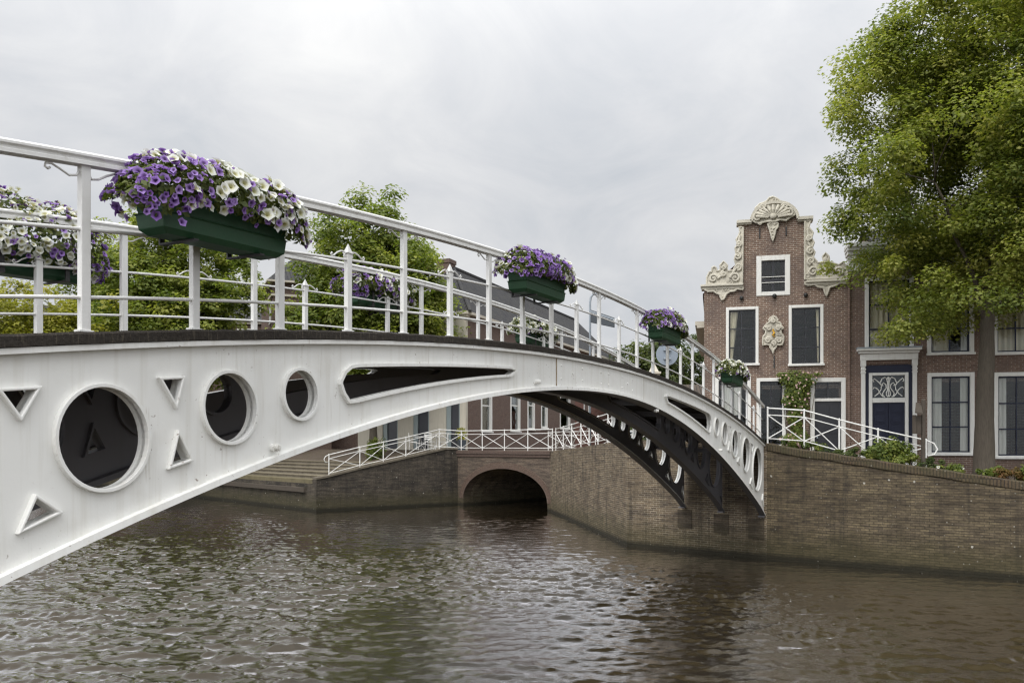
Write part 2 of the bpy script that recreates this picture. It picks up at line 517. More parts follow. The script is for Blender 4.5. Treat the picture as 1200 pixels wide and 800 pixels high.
def cloth(name, col):
    g = G(name)
    d = g.n('ShaderNodeBsdfDiffuse', {'Color': c4(col)})
    t = g.n('ShaderNodeBsdfTranslucent', {'Color': c4(col)})
    mx = g.n('ShaderNodeMixShader', {0: 0.15})
    g.t.links.new(d.outputs[0], mx.inputs[1]); g.t.links.new(t.outputs[0], mx.inputs[2])
    g.t.links.new(mx.outputs[0], g.out.inputs[0])
    return g.m
CURTAIN = cloth('cream_curtain', (0.86, 0.78, 0.60))
NET = cloth('white_net_curtain', (0.88, 0.87, 0.84))

def woodmat(name, a, b):
    g = G(name); p = g.pos()
    n_ = g.noise(g.mapping(p, (14, 14, 1.4)), 3, 6, 0.65)
    return g.principled(g.mix(n_, a, b), 0.85, g.bump(n_, 0.9, 0.03), 0.2)
WOOD = woodmat('weathered_grey_wood', (0.12, 0.10, 0.08), (0.05, 0.042, 0.035))
DECKW = woodmat('dark_deck_planks', (0.05, 0.045, 0.04), (0.025, 0.022, 0.02))
BARK = woodmat('linden_bark', (0.165, 0.14, 0.11), (0.04, 0.034, 0.028))

def leafmat(name, dark, mid, light, transl=0.35):
    g = G(name)
    a = g.n('ShaderNodeAttribute', attribute_name='tone')
    col = g.ramp(a.outputs['Fac'], [(0.0, dark), (0.5, mid), (1.0, light)])
    d = g.n('ShaderNodeBsdfPrincipled', {'Base Color': col, 'Roughness': 0.55, 'Specular IOR Level': 0.3})
    t = g.n('ShaderNodeBsdfTranslucent', {'Color': g.mix(1.0, col, (1.25, 1.35, 0.6), 'MULTIPLY')})
    mx = g.n('ShaderNodeMixShader', {0: transl})
    g.t.links.new(d.outputs[0], mx.inputs[1]); g.t.links.new(t.outputs[0], mx.inputs[2])
    g.t.links.new(mx.outputs[0], g.out.inputs[0])
    return g.m
LEAF = leafmat('linden_leaves', (0.100, 0.134, 0.033), (0.242, 0.272, 0.062), (0.48, 0.455, 0.14), 0.46)
LEAF_M = leafmat('quay_tree_leaves', (0.092, 0.132, 0.031), (0.21, 0.25, 0.055), (0.41, 0.415, 0.11), 0.46)
LEAF_Y = leafmat('yellow_green_leaves', (0.15, 0.165, 0.022), (0.27, 0.265, 0.035), (0.42, 0.38, 0.07))
LEAF_D = leafmat('dark_green_leaves', (0.04, 0.062, 0.02), (0.075, 0.10, 0.028), (0.13, 0.15, 0.04))
LEAF_B = leafmat('bush_leaves', (0.07, 0.105, 0.025), (0.14, 0.18, 0.035), (0.26, 0.27, 0.06))
LEAF_F = leafmat('petunia_leaves', (0.05, 0.07, 0.02), (0.10, 0.125, 0.035), (0.24, 0.25, 0.08))
LEAF_R = leafmat('red_brown_leaves', (0.09, 0.07, 0.025), (0.14, 0.10, 0.03), (0.22, 0.09, 0.04))

def petal(name, rim, mid, throat):
    g = G(name)
    a = g.n('ShaderNodeAttribute', attribute_name='tone')
    b = g.n('ShaderNodeAttribute', attribute_name='throat')
    c = g.mix(a.outputs['Fac'], rim, mid)
    c = g.mix(g.ramp(b.outputs['Fac'], [(0.35, (0, 0, 0)), (0.95, (1, 1, 1))]), c, throat)
    d = g.n('ShaderNodeBsdfPrincipled', {'Base Color': c, 'Roughness': 0.6, 'Specular IOR Level': 0.2})
    t = g.n('ShaderNodeBsdfTranslucent', {'Color': c})
    mx = g.n('ShaderNodeMixShader', {0: 0.3})
    g.t.links.new(d.outputs[0], mx.inputs[1]); g.t.links.new(t.outputs[0], mx.inputs[2])
    g.t.links.new(mx.outputs[0], g.out.inputs[0])
    return g.m
PET_W = petal('white_petals', (0.82, 0.82, 0.78), (0.72, 0.74, 0.66), (0.45, 0.42, 0.12))
PET_P = petal('purple_petals', (0.40, 0.27, 0.60), (0.24, 0.12, 0.42), (0.07, 0.02, 0.13))
PET_K = petal('pink_petals', (0.80, 0.60, 0.58), (0.70, 0.44, 0.46), (0.5, 0.4, 0.2))

def watermat():
    g = G('murky_canal_water')
    p = g.pos()
    w1 = g.noise(g.mapping(p, (0.8, 1.7, 1)), 13.0, 4, 0.6, 0.3)
    n_ = g.bump(w1, 0.25, 0.02)
    silt = g.mix(g.noise(p, 0.25, 3), (0.034, 0.0255, 0.013), (0.044, 0.034, 0.019))
    d = g.n('ShaderNodeBsdfDiffuse', {'Color': silt, 'Normal': n_})
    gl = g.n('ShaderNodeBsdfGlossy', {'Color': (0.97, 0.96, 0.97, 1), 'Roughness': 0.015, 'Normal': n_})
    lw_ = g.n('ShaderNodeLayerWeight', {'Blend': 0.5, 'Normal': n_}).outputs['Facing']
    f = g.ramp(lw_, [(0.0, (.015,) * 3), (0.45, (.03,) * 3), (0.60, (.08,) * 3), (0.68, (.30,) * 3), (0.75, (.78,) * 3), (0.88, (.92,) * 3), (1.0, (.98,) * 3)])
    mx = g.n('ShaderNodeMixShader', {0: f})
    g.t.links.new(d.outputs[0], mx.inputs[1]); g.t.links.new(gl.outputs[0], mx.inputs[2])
    g.t.links.new(mx.outputs[0], g.out.inputs[0])
    return g.m
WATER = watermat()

# ------------------------------------------------------------------ leaves and flowers
def leaf_mesh(name, centers, normals, sizes, tones, material, parent=None, aspect=0.75, fold=0.18):
    """one mesh of small folded leaves (two quads each would be heavy: one bent quad)"""
    n = len(centers)
    c = np.asarray(centers); nr = np.asarray(normals)
    nr = nr / (np.linalg.norm(nr, axis=1)[:, None] + 1e-9)
    r = rng.normal(size=(n, 3))
    t = np.cross(nr, r); t /= (np.linalg.norm(t, axis=1)[:, None] + 1e-9)
    b = np.cross(nr, t)
    s = np.asarray(sizes)[:, None]
    # kite-shaped leaf
    p0 = c - t * s * 0.55
    p1 = c + b * s * 0.5 * aspect + nr * s * fold - t * s * 0.05
    p2 = c + t * s * 0.62
    p3 = c - b * s * 0.5 * aspect + nr * s * fold - t * s * 0.05
    co = np.stack([p0, p1, p2, p3], 1).reshape(-1, 3).astype(np.float32)
    me = bpy.data.meshes.new(name)
    me.vertices.add(4 * n); me.vertices.foreach_set('co', co.ravel())
    me.loops.add(4 * n); me.loops.foreach_set('vertex_index', np.arange(4 * n, dtype=np.int32))
    me.polygons.add(n)
    me.polygons.foreach_set('loop_start', np.arange(0, 4 * n, 4, dtype=np.int32))
    me.polygons.foreach_set('loop_total', np.full(n, 4, np.int32))
    at_ = me.attributes.new('tone', 'FLOAT', 'FACE')
    at_.data.foreach_set('value', np.asarray(tones, np.float32))
    me.update(calc_edges=True)
    me.materials.append(material)
    o = bpy.data.objects.new(name, me)
    COL.objects.link(o)
    if parent is not None: o.parent = parent
    return o

def flower_mesh(name, centers, normals, sizes, material, parent=None, N=10):
    """funnel-shaped blossoms with five ruffled lobes"""
    vs_, fs_, tone, thr = [], [], [], []
    for c, nr, s in zip(centers, normals, sizes):
        nr = Vector(nr).normalized(); c = Vector(c)
        t = nr.orthogonal().normalized(); b = nr.cross(t)
        a0 = random.random() * 6.28
        base = len(vs_)
        tn = random.random()
        vs_.append(c - nr * s * 0.45); thr.append(1.0)
        for k in range(N):
            a = a0 + 2 * math.pi * k / N
            vs_.append(c + (t * math.cos(a) + b * math.sin(a)) * s * 0.17 - nr * s * 0.08); thr.append(0.75)
        for k in range(N):
            a = a0 + 2 * math.pi * k / N
            rr = s * (0.52 if k % 2 == 0 else 0.42) * random.uniform(0.92, 1.08)
            vs_.append(c + (t * math.cos(a) + b * math.sin(a)) * rr + nr * s * random.uniform(-0.09, 0.08)); thr.append(0.0)
        for k in range(N):
            k2 = (k + 1) % N
            fs_.append((base, base + 1 + k, base + 1 + k2)); tone.append(tn)
            fs_.append((base + 1 + k, base + 1 + N + k, base + 1 + N + k2, base + 1 + k2)); tone.append(tn)
    me = bpy.data.meshes.new(name)
    me.from_pydata([tuple(v) for v in vs_], [], fs_)
    me.attributes.new('tone', 'FLOAT', 'FACE').data.foreach_set('value', tone)
    me.attributes.new('throat', 'FLOAT', 'POINT').data.foreach_set('value', thr)
    me.polygons.foreach_set('use_smooth', [True] * len(fs_))
    me.materials.append(material)
    o = bpy.data.objects.new(name, me); COL.objects.link(o)
    if parent is not None: o.parent = parent
    return o

def limb(mb, p, q, r0, r1, bend=0.1, n=7, seg=6):
    p, q = Vector(p), Vector(q)
    L_ = (q - p).length
    off = Vector((random.uniform(-1, 1), random.uniform(-1, 1), random.uniform(-.4, .6))) * bend * L_
    pts, rs = [], []
    for i in range(seg + 1):
        t = i / seg
        w = Vector((random.uniform(-1, 1), random.uniform(-1, 1), 0)) * 0.015 * L_
        pts.append(p.lerp(q, t) + off * (4 * t * (1 - t)) * 0.5 + (w if 0 < i < seg else Vector()))
        rs.append(r0 + (r1 - r0) * t)
    mb.tube(pts, rs, n)
    return pts

def tree(name, loc, H, trunk_h, trunk_r, crown_c, crown_r, n_clump, leaf_per, leaf_s, material, label, cat='tree', group=None, shape=None, clump_r=(0.5, 1.0), bare=0.0, seed=1, sprout=0):
    """trunk with limbs + crown of leaf clumps; crown_c relative to loc"""
    random.seed(seed)
    global rng
    rng = np.random.default_rng(seed)
    root = empty(name, loc, 0, label, cat, group)
    cc = Vector(crown_c); cr = Vector(crown_r)
    # clump centres: biased to the outer half of the crown, uneven outline
    cl = []
    tries = 0
    while len(cl) < n_clump and tries < n_clump * 60:
        tries += 1
        v = Vector((random.gauss(0, 1), random.gauss(0, 1), random.gauss(0, 1))).normalized()
        rad = random.random() ** 0.42
        lump = 0.80 + 0.42 * mnoise.noise(v * 2.3 + Vector((seed * 3.1, 0, 0)))
        p = Vector((v.x * cr.x, v.y * cr.y, v.z * cr.z)) * rad * lump * 1.2
        if shape and not shape(p, v): continue
        # gaps
        if mnoise.noise((p + cc) * 0.42 + Vector((0, seed * 7.7, 0))) < -0.30 - bare: continue
        cl.append(p + cc)
    # trunk and limbs
    mb = MB()
    top = Vector((cc.x * 0.6, cc.y * 0.6, cc.z + cr.z * 0.35))
    pts, rs = [], []
    for i in range(41):
        t = i / 40
        q = Vector((0, 0, 0)).lerp(top, t)
        q.x += 0.10 * trunk_r * 6 * math.sin(t * 5 + seed) * t; q.y += 0.3 * trunk_r * math.cos(t * 4) * t
        pts.append(q); rs.append(trunk_r * (1.0 + 0.35 * math.exp(-t * 22)) * (1 - 0.75 * t))
    mb.tube(pts, rs, 20)
    for i, v_ in enumerate(mb.v):
        c_ = pts[min(40, i // 20)]; v_ = Vector(v_); rad_ = v_ - c_
        k_ = 1 + 0.16 * mnoise.noise(Vector((v_.x * 2.2, v_.y * 2.2, v_.z * 0.9)) + Vector((seed, 0, 0))) + 0.10 * mnoise.noise(Vector((v_.x * 7, v_.y * 7, v_.z * 2.0)))
        mb.v[i] = tuple(c_ + rad_ * k_)
    forks = []
    for k in range(12):
        t = random.uniform(trunk_h / max(top.z, .1) * 0.85, 0.95)
        b = Vector(pts[min(38, int(t * 40))])
        tgt = random.choice(cl)
        e_ = b.lerp(tgt, 0.75)
        forks.append(limb(mb, b, e_, trunk_r * 0.42 * (1.2 - t), trunk_r * 0.10, 0.15, 6))
    for c in random.sample(cl, min(len(cl), 60)):
        f = random.choice(forks)
        b = min((q for ff in forks for q in ff), key=lambda q: (q - c).length)
        limb(mb, b, c, trunk_r * 0.09, trunk_r * 0.02, 0.12, 4, 4)
    tr = mb.build('trunk', BARK, root, smooth=True, fix=False)
    # leaves
    C, Nn, S, T = [], [], [], []
    for c in cl:
        r = random.uniform(*clump_r)
        m = int(leaf_per * random.uniform(0.6, 1.3) * (r / np.mean(clump_r)) ** 1.4)
        d = rng.normal(size=(m, 3)); d /= np.linalg.norm(d, axis=1)[:, None]
        rad = rng.random(m) ** 0.5
        pos = d * rad[:, None] * np.array([r, r, r * 0.62]) + np.array(c)
        # drooping tips
        pos[:, 2] -= 0.25 * r * (rad * np.hypot(d[:, 0], d[:, 1])) ** 2
        nrm = d * 0.6 + np.array([0, -0.15, 1.1]) + rng.normal(size=(m, 3)) * 0.4
        tone = np.clip(random.gauss(0.45, 0.17) + rng.normal(size=m) * 0.17, 0, 1)
        C.append(pos); Nn.append(nrm); S.append(leaf_s * rng.uniform(0.65, 1.25, m)); T.append(tone)
    # stray leaves that loosen the outline
    cr_ = leaf_mesh('crown', np.concatenate(C), np.concatenate(Nn), np.concatenate(S), np.concatenate(T), material, root)
    return root

def bush(name, loc, size, n, leaf_s, material, label, cat='shrub', group=None, seed=3, flowers=None, fl_n=0, fl_s=0.06):
    global rng
    random.seed(seed); rng = np.random.default_rng(seed)
    root = empty(name, loc, 0, label, cat, group)
    sx_, sy_, sz_ = size
    k = max(6, n // 60)
    cl = []
    for i in range(k):
        a = random.random() * 6.28; r = math.sqrt(random.random())
        cl.append((r * math.cos(a) * sx_ * 0.8, r * math.sin(a) * sy_ * 0.8, random.uniform(0.18, 0.9) * sz_ * (1 - 0.35 * r)))
    C, Nn, S, T = [], [], [], []
    for c in cl:
        m = n // k
        d = rng.normal(size=(m, 3)); d /= np.linalg.norm(d, axis=1)[:, None]
        rr = random.uniform(0.16, 0.3)
        pos = d * (rng.random(m) ** 0.5)[:, None] * np.array([sx_ * rr * 1.3, sy_ * rr * 1.3, sz_ * rr]) + np.array(c)
        pos[:, 2] = np.maximum(pos[:, 2], 0.01)
        C.append(pos); Nn.append(d + np.array([0, -0.2, 0.6]) + rng.normal(size=(m, 3)) * 0.4)
        S.append(leaf_s * rng.uniform(0.6, 1.3, m)); T.append(np.clip(random.gauss(0.45, 0.2) + rng.normal(size=m) * 0.15, 0, 1))
    mb = MB()
    for c in cl[:10]:
        mb.tube([(c[0] * 0.2, c[1] * 0.2, -0.03), (c[0] * 0.7, c[1] * 0.7, c[2] * 0.6), c], [0.012, 0.009, 0.004], 5)
    mb.build('stem', BARK, root, fix=False)
    leaf_mesh('foliage', np.concatenate(C), np.concatenate(Nn), np.concatenate(S), np.concatenate(T), material, root)
    if flowers is not None and fl_n:
        P, N_ = [], []
        for i in range(fl_n):
            c = random.choice(cl)
            v = Vector((random.gauss(0, 1), random.gauss(-0.8, 0.7), random.gauss(0.3, 0.8))).normalized()
            P.append((c[0] + v.x * sx_ * 0.3, c[1] + v.y * sy_ * 0.35, max(0.03, c[2] + v.z * sz_ * 0.25)))
            N_.append(v + Vector((0, -0.6, 0.2)))
        flower_mesh('blossom', P, N_, [fl_s * random.uniform(0.7, 1.2) for _ in P], flowers, root, 6)
    return root

# ================================================================== SETTING
# ------------------------------------------------------------------ water: real ripples
def water():
    x0, x1, y0, y1, st = -17.0, 15.5, 7.0, 50.0, 0.05
    xs = np.arange(x0, x1 + st / 2, st); ys = np.arange(y0, y1 + st / 2, st)
    X, Y = np.meshgrid(xs, ys)
    r = np.random.default_rng(5)
    Z = np.zeros_like(X)
    wind = R(78)                             # waves run roughly towards / away from the camera
    for k in range(130):
        lam = 0.14 * (0.85 / 0.14) ** (r.random() ** 1.15)
        th = wind + r.normal() * (0.45 + 0.5 * (lam < 0.3))
        kx, ky = 2 * np.pi / lam * np.cos(th), 2 * np.pi / lam * np.sin(th)
        Z += lam ** 0.85 * np.sin(kx * X + ky * Y + r.random() * 6.283)
    g0 = np.gradient(Z, st, axis=0); g1 = np.gradient(Z, st, axis=1)
    Z *= 0.21 / math.sqrt(float((g0 ** 2 + g1 ** 2).mean()))
    # gusts: patches of stronger and weaker ripples, calmer in the lee of the right-hand wall
    P = np.zeros_like(X)
    for k in range(14):
        lam = 3.0 + 9 * r.random(); th = r.random() * 6.28
        P += np.sin(2 * np.pi / lam * (np.cos(th) * X + 0.55 * np.sin(th) * Y) + r.random() * 6.28)
    P = 1.0 + 0.22 * P / 2.6
    d = ((7.1 - X) * 0.62 + (24.1 - Y) * 0.78)
    lee = np.clip(0.32 + d / 13.0, 0.32, 1.0)
    Z *= np.clip(P, 0.5, 1.45) * lee
    Z = Z + 0.35 * np.abs(Z)                 # sharper crests
    ny, nx = X.shape
    co = np.stack([X, Y, Z], 2).reshape(-1, 3).astype(np.float32)
    i = np.arange(ny * nx).reshape(ny, nx)
    q = np.stack([i[:-1, :-1], i[:-1, 1:], i[1:, 1:], i[1:, :-1]], 2).reshape(-1, 4)
    # flat sheet beyond the rippled part
    B = 600.0
    ext = np.array([(-B, -B, 0), (B, -B, 0), (B, B, 0), (-B, B, 0), (x0, y0, 0), (x1, y0, 0), (x1, ys[-1], 0), (x0, ys[-1], 0)], np.float32)
    n = len(co)
    co = np.concatenate([co, ext])
    q = np.concatenate([q, np.array([(0, 1, 5, 4), (1, 2, 6, 5), (2, 3, 7, 6), (3, 0, 4, 7)]) + n])
    me = bpy.data.meshes.new('water')
    me.vertices.add(len(co)); me.vertices.foreach_set('co', co.ravel())
    me.loops.add(q.size); me.loops.foreach_set('vertex_index', q.ravel().astype(np.int32))
    me.polygons.add(len(q))
    me.polygons.foreach_set('loop_start', np.arange(0, q.size, 4, dtype=np.int32))
    me.polygons.foreach_set('loop_total', np.full(len(q), 4, np.int32))
    me.polygons.foreach_set('use_smooth', np.ones(len(q), bool))
    me.update(calc_edges=True)
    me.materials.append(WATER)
    o = bpy.data.objects.new('water', me); COL.objects.link(o)
    return struct(o)
water()

# ------------------------------------------------------------------ right-hand land
# water-side line with the height of the wall top, and the matching inland point with its height
RW = [((1.85, 41.0, 2.93), (14, 47, 2.95)), ((2.63, 35.0, 3.12), (14, 41, 2.9)), ((3.66, 27.1, 3.38), (10, 34, 2.7)),
      ((7.06, 23.94, 3.27), (9.0, 31.0, 2.45)), ((7.9, 23.3, 3.10), (10.5, 31, 2.35)), ((9.4, 22.1, 2.82), (13.5, 30.5, 2.26)), ((12.1, 20.1, 2.34), (17, 30, 2.25)),
      ((20, 13.9, 2.28), (27, 28, 2.25)), ((34, 3.0, 2.28), (50, 22, 2.25)), ((60, -17, 2.28), (80, 10, 2.25))]
def pave():
    nv = 10
    vs_, fs_ = [], []
    for (a, b) in RW:
        a = Vector(a); b = Vector(b)
        for k in range(nv + 1):
            t = k / nv
            p = a.lerp(b, t)
            s = t * t * (3 - 2 * t) if t < 1 else 1
            s = min(1, 1.6 * t)
            p.z = (a.z - 0.07) + (b.z - a.z + 0.07) * s
            vs_.append(p)
    for i in range(len(RW) - 1):
        for k in range(nv):
            q = i * (nv + 1) + k
            fs_.append((q, q + nv + 1, q + nv + 2, q + 1))
    m = MB(); m.add(vs_, fs_)
    return struct(m.build('pavement', PAVEBR, smooth=True))
pave()
# far ground: one sheet to the horizon behind the quays
def ground():
    pts = [(-3.33, 45.39, 2.96), (-2.9, 45.7, 2.96), (-1.0, 50.0, 2.93), (5.0, 46.0, 2.93), (1.95, 41.0, 2.90), (14, 47, 2.94), (14, 41, 2.89), (10, 34, 2.69), (9.0, 31, 2.44), (10.5, 31, 2.34),
           (13.5, 30.5, 2.25), (17, 30, 2.24), (27, 28, 2.24), (50, 22, 2.24), (80, 10, 2.24), (700, 10, 2.24), (700, 900, 2.24), (-700, 900, 2.96), (-700, 700, 2.96), (-88, 144, 2.96)]
    m = MB(); m.add(pts, [list(range(len(pts)))])
    o = m.build('ground', PAVE, fix=False)
    bm = bmesh.new(); bm.from_mesh(o.data)
    bmesh.ops.triangulate(bm, faces=bm.faces[:])
    bmesh.ops.recalc_face_normals(bm, faces=bm.faces[:])
    for f in bm.faces:
        if f.normal.z < 0: f.normal_flip()
    bm.to_mesh(o.data); bm.free()
    return struct(o)
ground()

def wall_strip(mb, line, inset, z_lo, mat=0, top_drop=0.0):
    """vertical wall of thickness inset along a polyline of (x,y,ztop); inland is to the left of travel for +inset"""
    n = len(line)
    vs_, fs_ = [], []
    P = [Vector((p[0], p[1], 0)) for p in line]
    for i in range(n):
        if i == 0: d = P[1] - P[0]
        elif i == n - 1: d = P[i] - P[i - 1]
        else: d = (P[i + 1] - P[i]).normalized() + (P[i] - P[i - 1]).normalized()
        d.normalize()
        nn = Vector((-d.y, d.x, 0)) * inset
        zt_ = line[i][2] - top_drop
        vs_ += [(P[i].x, P[i].y, z_lo), (P[i].x, P[i].y, zt_), (P[i].x + nn.x, P[i].y + nn.y, zt_), (P[i].x + nn.x, P[i].y + nn.y, z_lo)]
    for i in range(n - 1):
        a, b = 4 * i, 4 * (i + 1)
        for k in range(4):
            k2 = (k + 1) % 4
            fs_.append((a + k, a + k2, b + k2, b + k))
    fs_.append((0, 3, 2, 1)); fs_.append((4 * n - 4, 4 * n - 3, 4 * n - 2, 4 * n - 1))
    mb.add(vs_, fs_, mat)

def densify(line, st=0.6):
    out_ = []
    for a, b in zip(line[:-1], line[1:]):
        a, b = Vector(a), Vector(b)
        k = max(1, int((b - a).length / st))
        for i in range(k):
            out_.append(tuple(a.lerp(b, i / k)))
    out_.append(tuple(line[-1]))
    return out_

# right quay wall with its soldier course
rq = empty('quay_wall', (7.2, 23.8, 0), 0, 'long ochre brown brick quay wall with upright brick coping on the right', 'quay wall')
right_line = [tuple(Vector(a)) for a, b in RW[3:]]
right_line[0] = (7.13, 23.88, 3.27)
m = MB()
loc_line = [(x - 7.2, y - 23.8, z) for x, y, z in densify(right_line[:5], 0.5) + right_line[5:]]
wall_strip(m, loc_line, 0.45, -1.2, 0, 0.20)
m.build('wall', BRICK_QUAY, rq)
m = MB()
def coping_line(line, jit=0.012):
    out_ = []
    for x, y, z in line:
        out_.append((x + random.uniform(-jit, jit), y + random.uniform(-jit, jit), z + random.uniform(-jit, jit)))
    return out_
cl_ = densify(right_line[:5], 0.25) + right_line[5:]
P0 = Vector((0, 0, 0))
cop = [(x - 7.2 - 0.02, y - 23.8 - 0.025, z) for x, y, z in coping_line(cl_)]
wall_strip(m, cop, 0.40, 0.0, 0, 0.0)
# keep only the top 0.2 m of the coping body
for i, v in enumerate(m.v):
    if v[2] == 0.0:
        j = i + 1 if i % 4 == 0 else i - 1
        m.v[i] = (v[0], v[1], m.v[j][2] - 0.20)
m.build('coping', COPING, rq, bevel=0.02)

# pier: wall on the left of the bridge, its corner and the part under the deck
pq = empty('pier_wall', (3.66, 27.1, 0), 0, 'grey brown brick pier wall with stone corner under the far bridge end', 'quay wall')
pier = [(1.85, 41.0, 2.93), (2.63, 35.0, 3.12), (3.66, 27.1, 3.38), (7.13, 23.88, 3.27)]
m = MB()
wall_strip(m, [(x - 3.66, y - 27.1, z) for x, y, z in densify(pier, 0.8)], -(-0.45), -1.2, 0, 0.0)
m.build('wall', BRICK_OLD, pq)
m = MB()
m.box(-0.06, 0.06, -0.35, -0.02, -1, 3.35)
qv = MB()
# quoin: a strip of larger grey blocks wrapped round the corner, 2 cm proud
d1 = Vector((1.85 - 3.66, 41 - 27.1, 0)).normalized(); d2 = Vector((7.13 - 3.66, 23.88 - 27.1, 0)).normalized()
nrm = -(d1 + d2).normalized()
zq = -0.8
k = 0
while zq < 3.30:
    h_ = 0.30
    a = 0.30; b = 0.30
    c0 = nrm * 0.03
    pts = [d1 * a + nrm * 0.012, nrm * 0.016, d2 * b + nrm * 0.012, d2 * b - nrm * 0.1, -nrm * 0.1, d1 * a - nrm * 0.1]
    vs_ = [(p.x, p.y, zq) for p in pts] + [(p.x, p.y, zq + h_ - 0.012) for p in pts]
    f = [tuple(range(5, -1, -1)), tuple(range(6, 12))] + [(i, (i + 1) % 6, (i + 1) % 6 + 6, i + 6) for i in range(6)]
    qv.add(vs_, f)
    zq += h_; k += 1
qv.build('quoin', BRICK_OLD, pq)

# near quay behind the camera
m = MB()
nl = [(-9.0, 5.8, 1.45), (-4.3, 1.95, 1.45), (1.0, -2.4, 1.45), (30, -26, 1.45)]
wall_strip(m, nl, -12.0, -1.2)
struct(m.build('near_quay', PAVE))

# ------------------------------------------------------------------ left quay: steps, landing and sloping wall
e1 = Vector((-0.654, 0.757, 0)); e2 = Vector((0.81, 0.586, 0))
E0 = Vector((-9.4, 41.0, 0))
LM = Matrix(((e2.x, e1.x, 0, E0.x), (e2.y, e1.y, 0, E0.y), (0, 0, 1, 0), (0, 0, 0, 1)))   # local x along e2, y along e1
st = empty('quay_steps', E0, 0, 'stone landing steps with timber rubbing beam at the left waterside', 'steps')
st.rotation_euler = (0, 0, math.atan2(e2.y, e2.x))
# e1 and e2 are not quite square to each other: shear is left to the shapes
def ls(t, s, z):                             # t along e2, s along e1 -> steps-local
    w = e2 * t + e1 * s
    a = math.atan2(e2.y, e2.x)
    return Vector((w.x * math.cos(-a) - w.y * math.sin(-a), w.x * math.sin(-a) + w.y * math.cos(-a), z))
def lblock(mb, t0, t1, s0, s1, z0, z1a, z1b=None, mat=0):
    z1b = z1a if z1b is None else z1b
    v = [ls(t0, s0, z0), ls(t1, s0, z0), ls(t1, s1, z0), ls(t0, s1, z0), ls(t0, s0, z1a), ls(t1, s0, z1b), ls(t1, s1, z1b), ls(t0, s1, z1a)]
    mb.add(v, [(0, 3, 2, 1), (4, 5, 6, 7), (0, 1, 5, 4), (1, 2, 6, 5), (2, 3, 7, 6), (3, 0, 4, 7)], mat)
m = MB()
lblock(m, 0.0, 0.75, 0.42, 15, -1.2, 1.57)
m.build('landing', stone('mossy_landing_stone', (0.20, 0.17, 0.10), (0.11, 0.095, 0.06), 5), st, bevel=0.02)
for k in range(5):
    m = MB()
    t0 = 0.753 + 0.73 * k
    z1 = 1.57 + 0.155 * (k + 1)
    lblock(m, t0, t0 + 0.73, 0.42, 15, -0.5, z1 - 0.06)
    m.build('riser', CONC, st)
    m = MB()
    lblock(m, t0 - 0.03, t0 + 0.727, 0.424, 15, z1 - 0.058, z1)
    m.build('tread', stone('step_tread_stone', (0.25, 0.215, 0.15), (0.14, 0.12, 0.088), 6) if k == 0 else bpy.data.materials['step_tread_stone'], st, bevel=0.012)
m = MB()
tS = 0.753 + 0.73 * 5
lblock(m, tS + 0.003, 7.6, 0.42, 15, 0.5, 2.34, 2.97)
m.build('apron', PAVEBR, st)
m = MB()
lblock(m, -0.16, 0.0, 1.0, 15, 0.92, 1.16)
m.build('rubbing_beam', WOOD, st, bevel=0.015)
# front face below the landing is dark brick, with a pale coping
m = MB(); lblock(m, -0.012, 0.0, 0.0, 15, -1.2, 1.36); m.build('front_face', WALL_DARK, st)
# sloping side wall from the landing corner up to the arch bridge
sw = empty('sloping_quay_wall', E0, math.atan2(e2.y, e2.x), 'dark sooty quay wall with sloping top left of the brick arch', 'quay wall')
m = MB()
prof = [(0, 1.57), (0.6, 1.66), (2.4, 2.05), (5.0, 2.55), (7.3, 3.0), (8.02, 3.0)]
for (ta, za), (tb, zb_) in zip(prof[:-1], prof[1:]):
    v = [ls(ta, 0, -1.2), ls(tb, 0, -1.2), ls(tb, 0.40, -1.2), ls(ta, 0.40, -1.2), ls(ta, 0, za), ls(tb, 0, zb_), ls(tb, 0.40, zb_), ls(ta, 0.40, za)]
    m.add(v, [(4, 5, 6, 7), (0, 1, 5, 4), (2, 3, 7, 6)])
m.add([ls(0, 0, -1.2), ls(0, 0, 1.57), ls(0, 0.4, 1.57), ls(0, 0.4, -1.2)], [(0, 1, 2, 3)])
m.build('wall', WALL_DARK, sw, fix=False)
m = MB()
fr = []
for t, z in prof:
    p = ls(t, 0.19, z + 0.004)
    fr.append((p, Vector((0, 1, 0)), Vector((0, 0, 1))))
m.sweep([(-0.24, 0), (0.24, 0), (0.24, 0.09), (-0.24, 0.09)], fr)
m.build('coping', CONC, sw)
# the quay carries on far behind the white bridge
m = MB()
a = E0 + e1 * 15.0; b = E0 + e1 * 130
o1 = e2 * 8
m.add([(a.x, a.y, -1), (b.x, b.y, -1), (b.x + o1.x, b.y + o1.y, -1), (a.x + o1.x, a.y + o1.y, -1), (a.x, a.y, 2.95), (b.x, b.y, 2.95), (b.x + o1.x, b.y + o1.y, 2.95), (a.x + o1.x, a.y + o1.y, 2.95)],
      [(0, 3, 2, 1), (4, 5, 6, 7), (0, 1, 5, 4), (1, 2, 6, 5), (2, 3, 7, 6), (3, 0, 4, 7)])
tag(m.build('far_quay_wall', WALL_DARK), 'dark brick quay wall running on behind the white bridge on the left', 'quay wall')

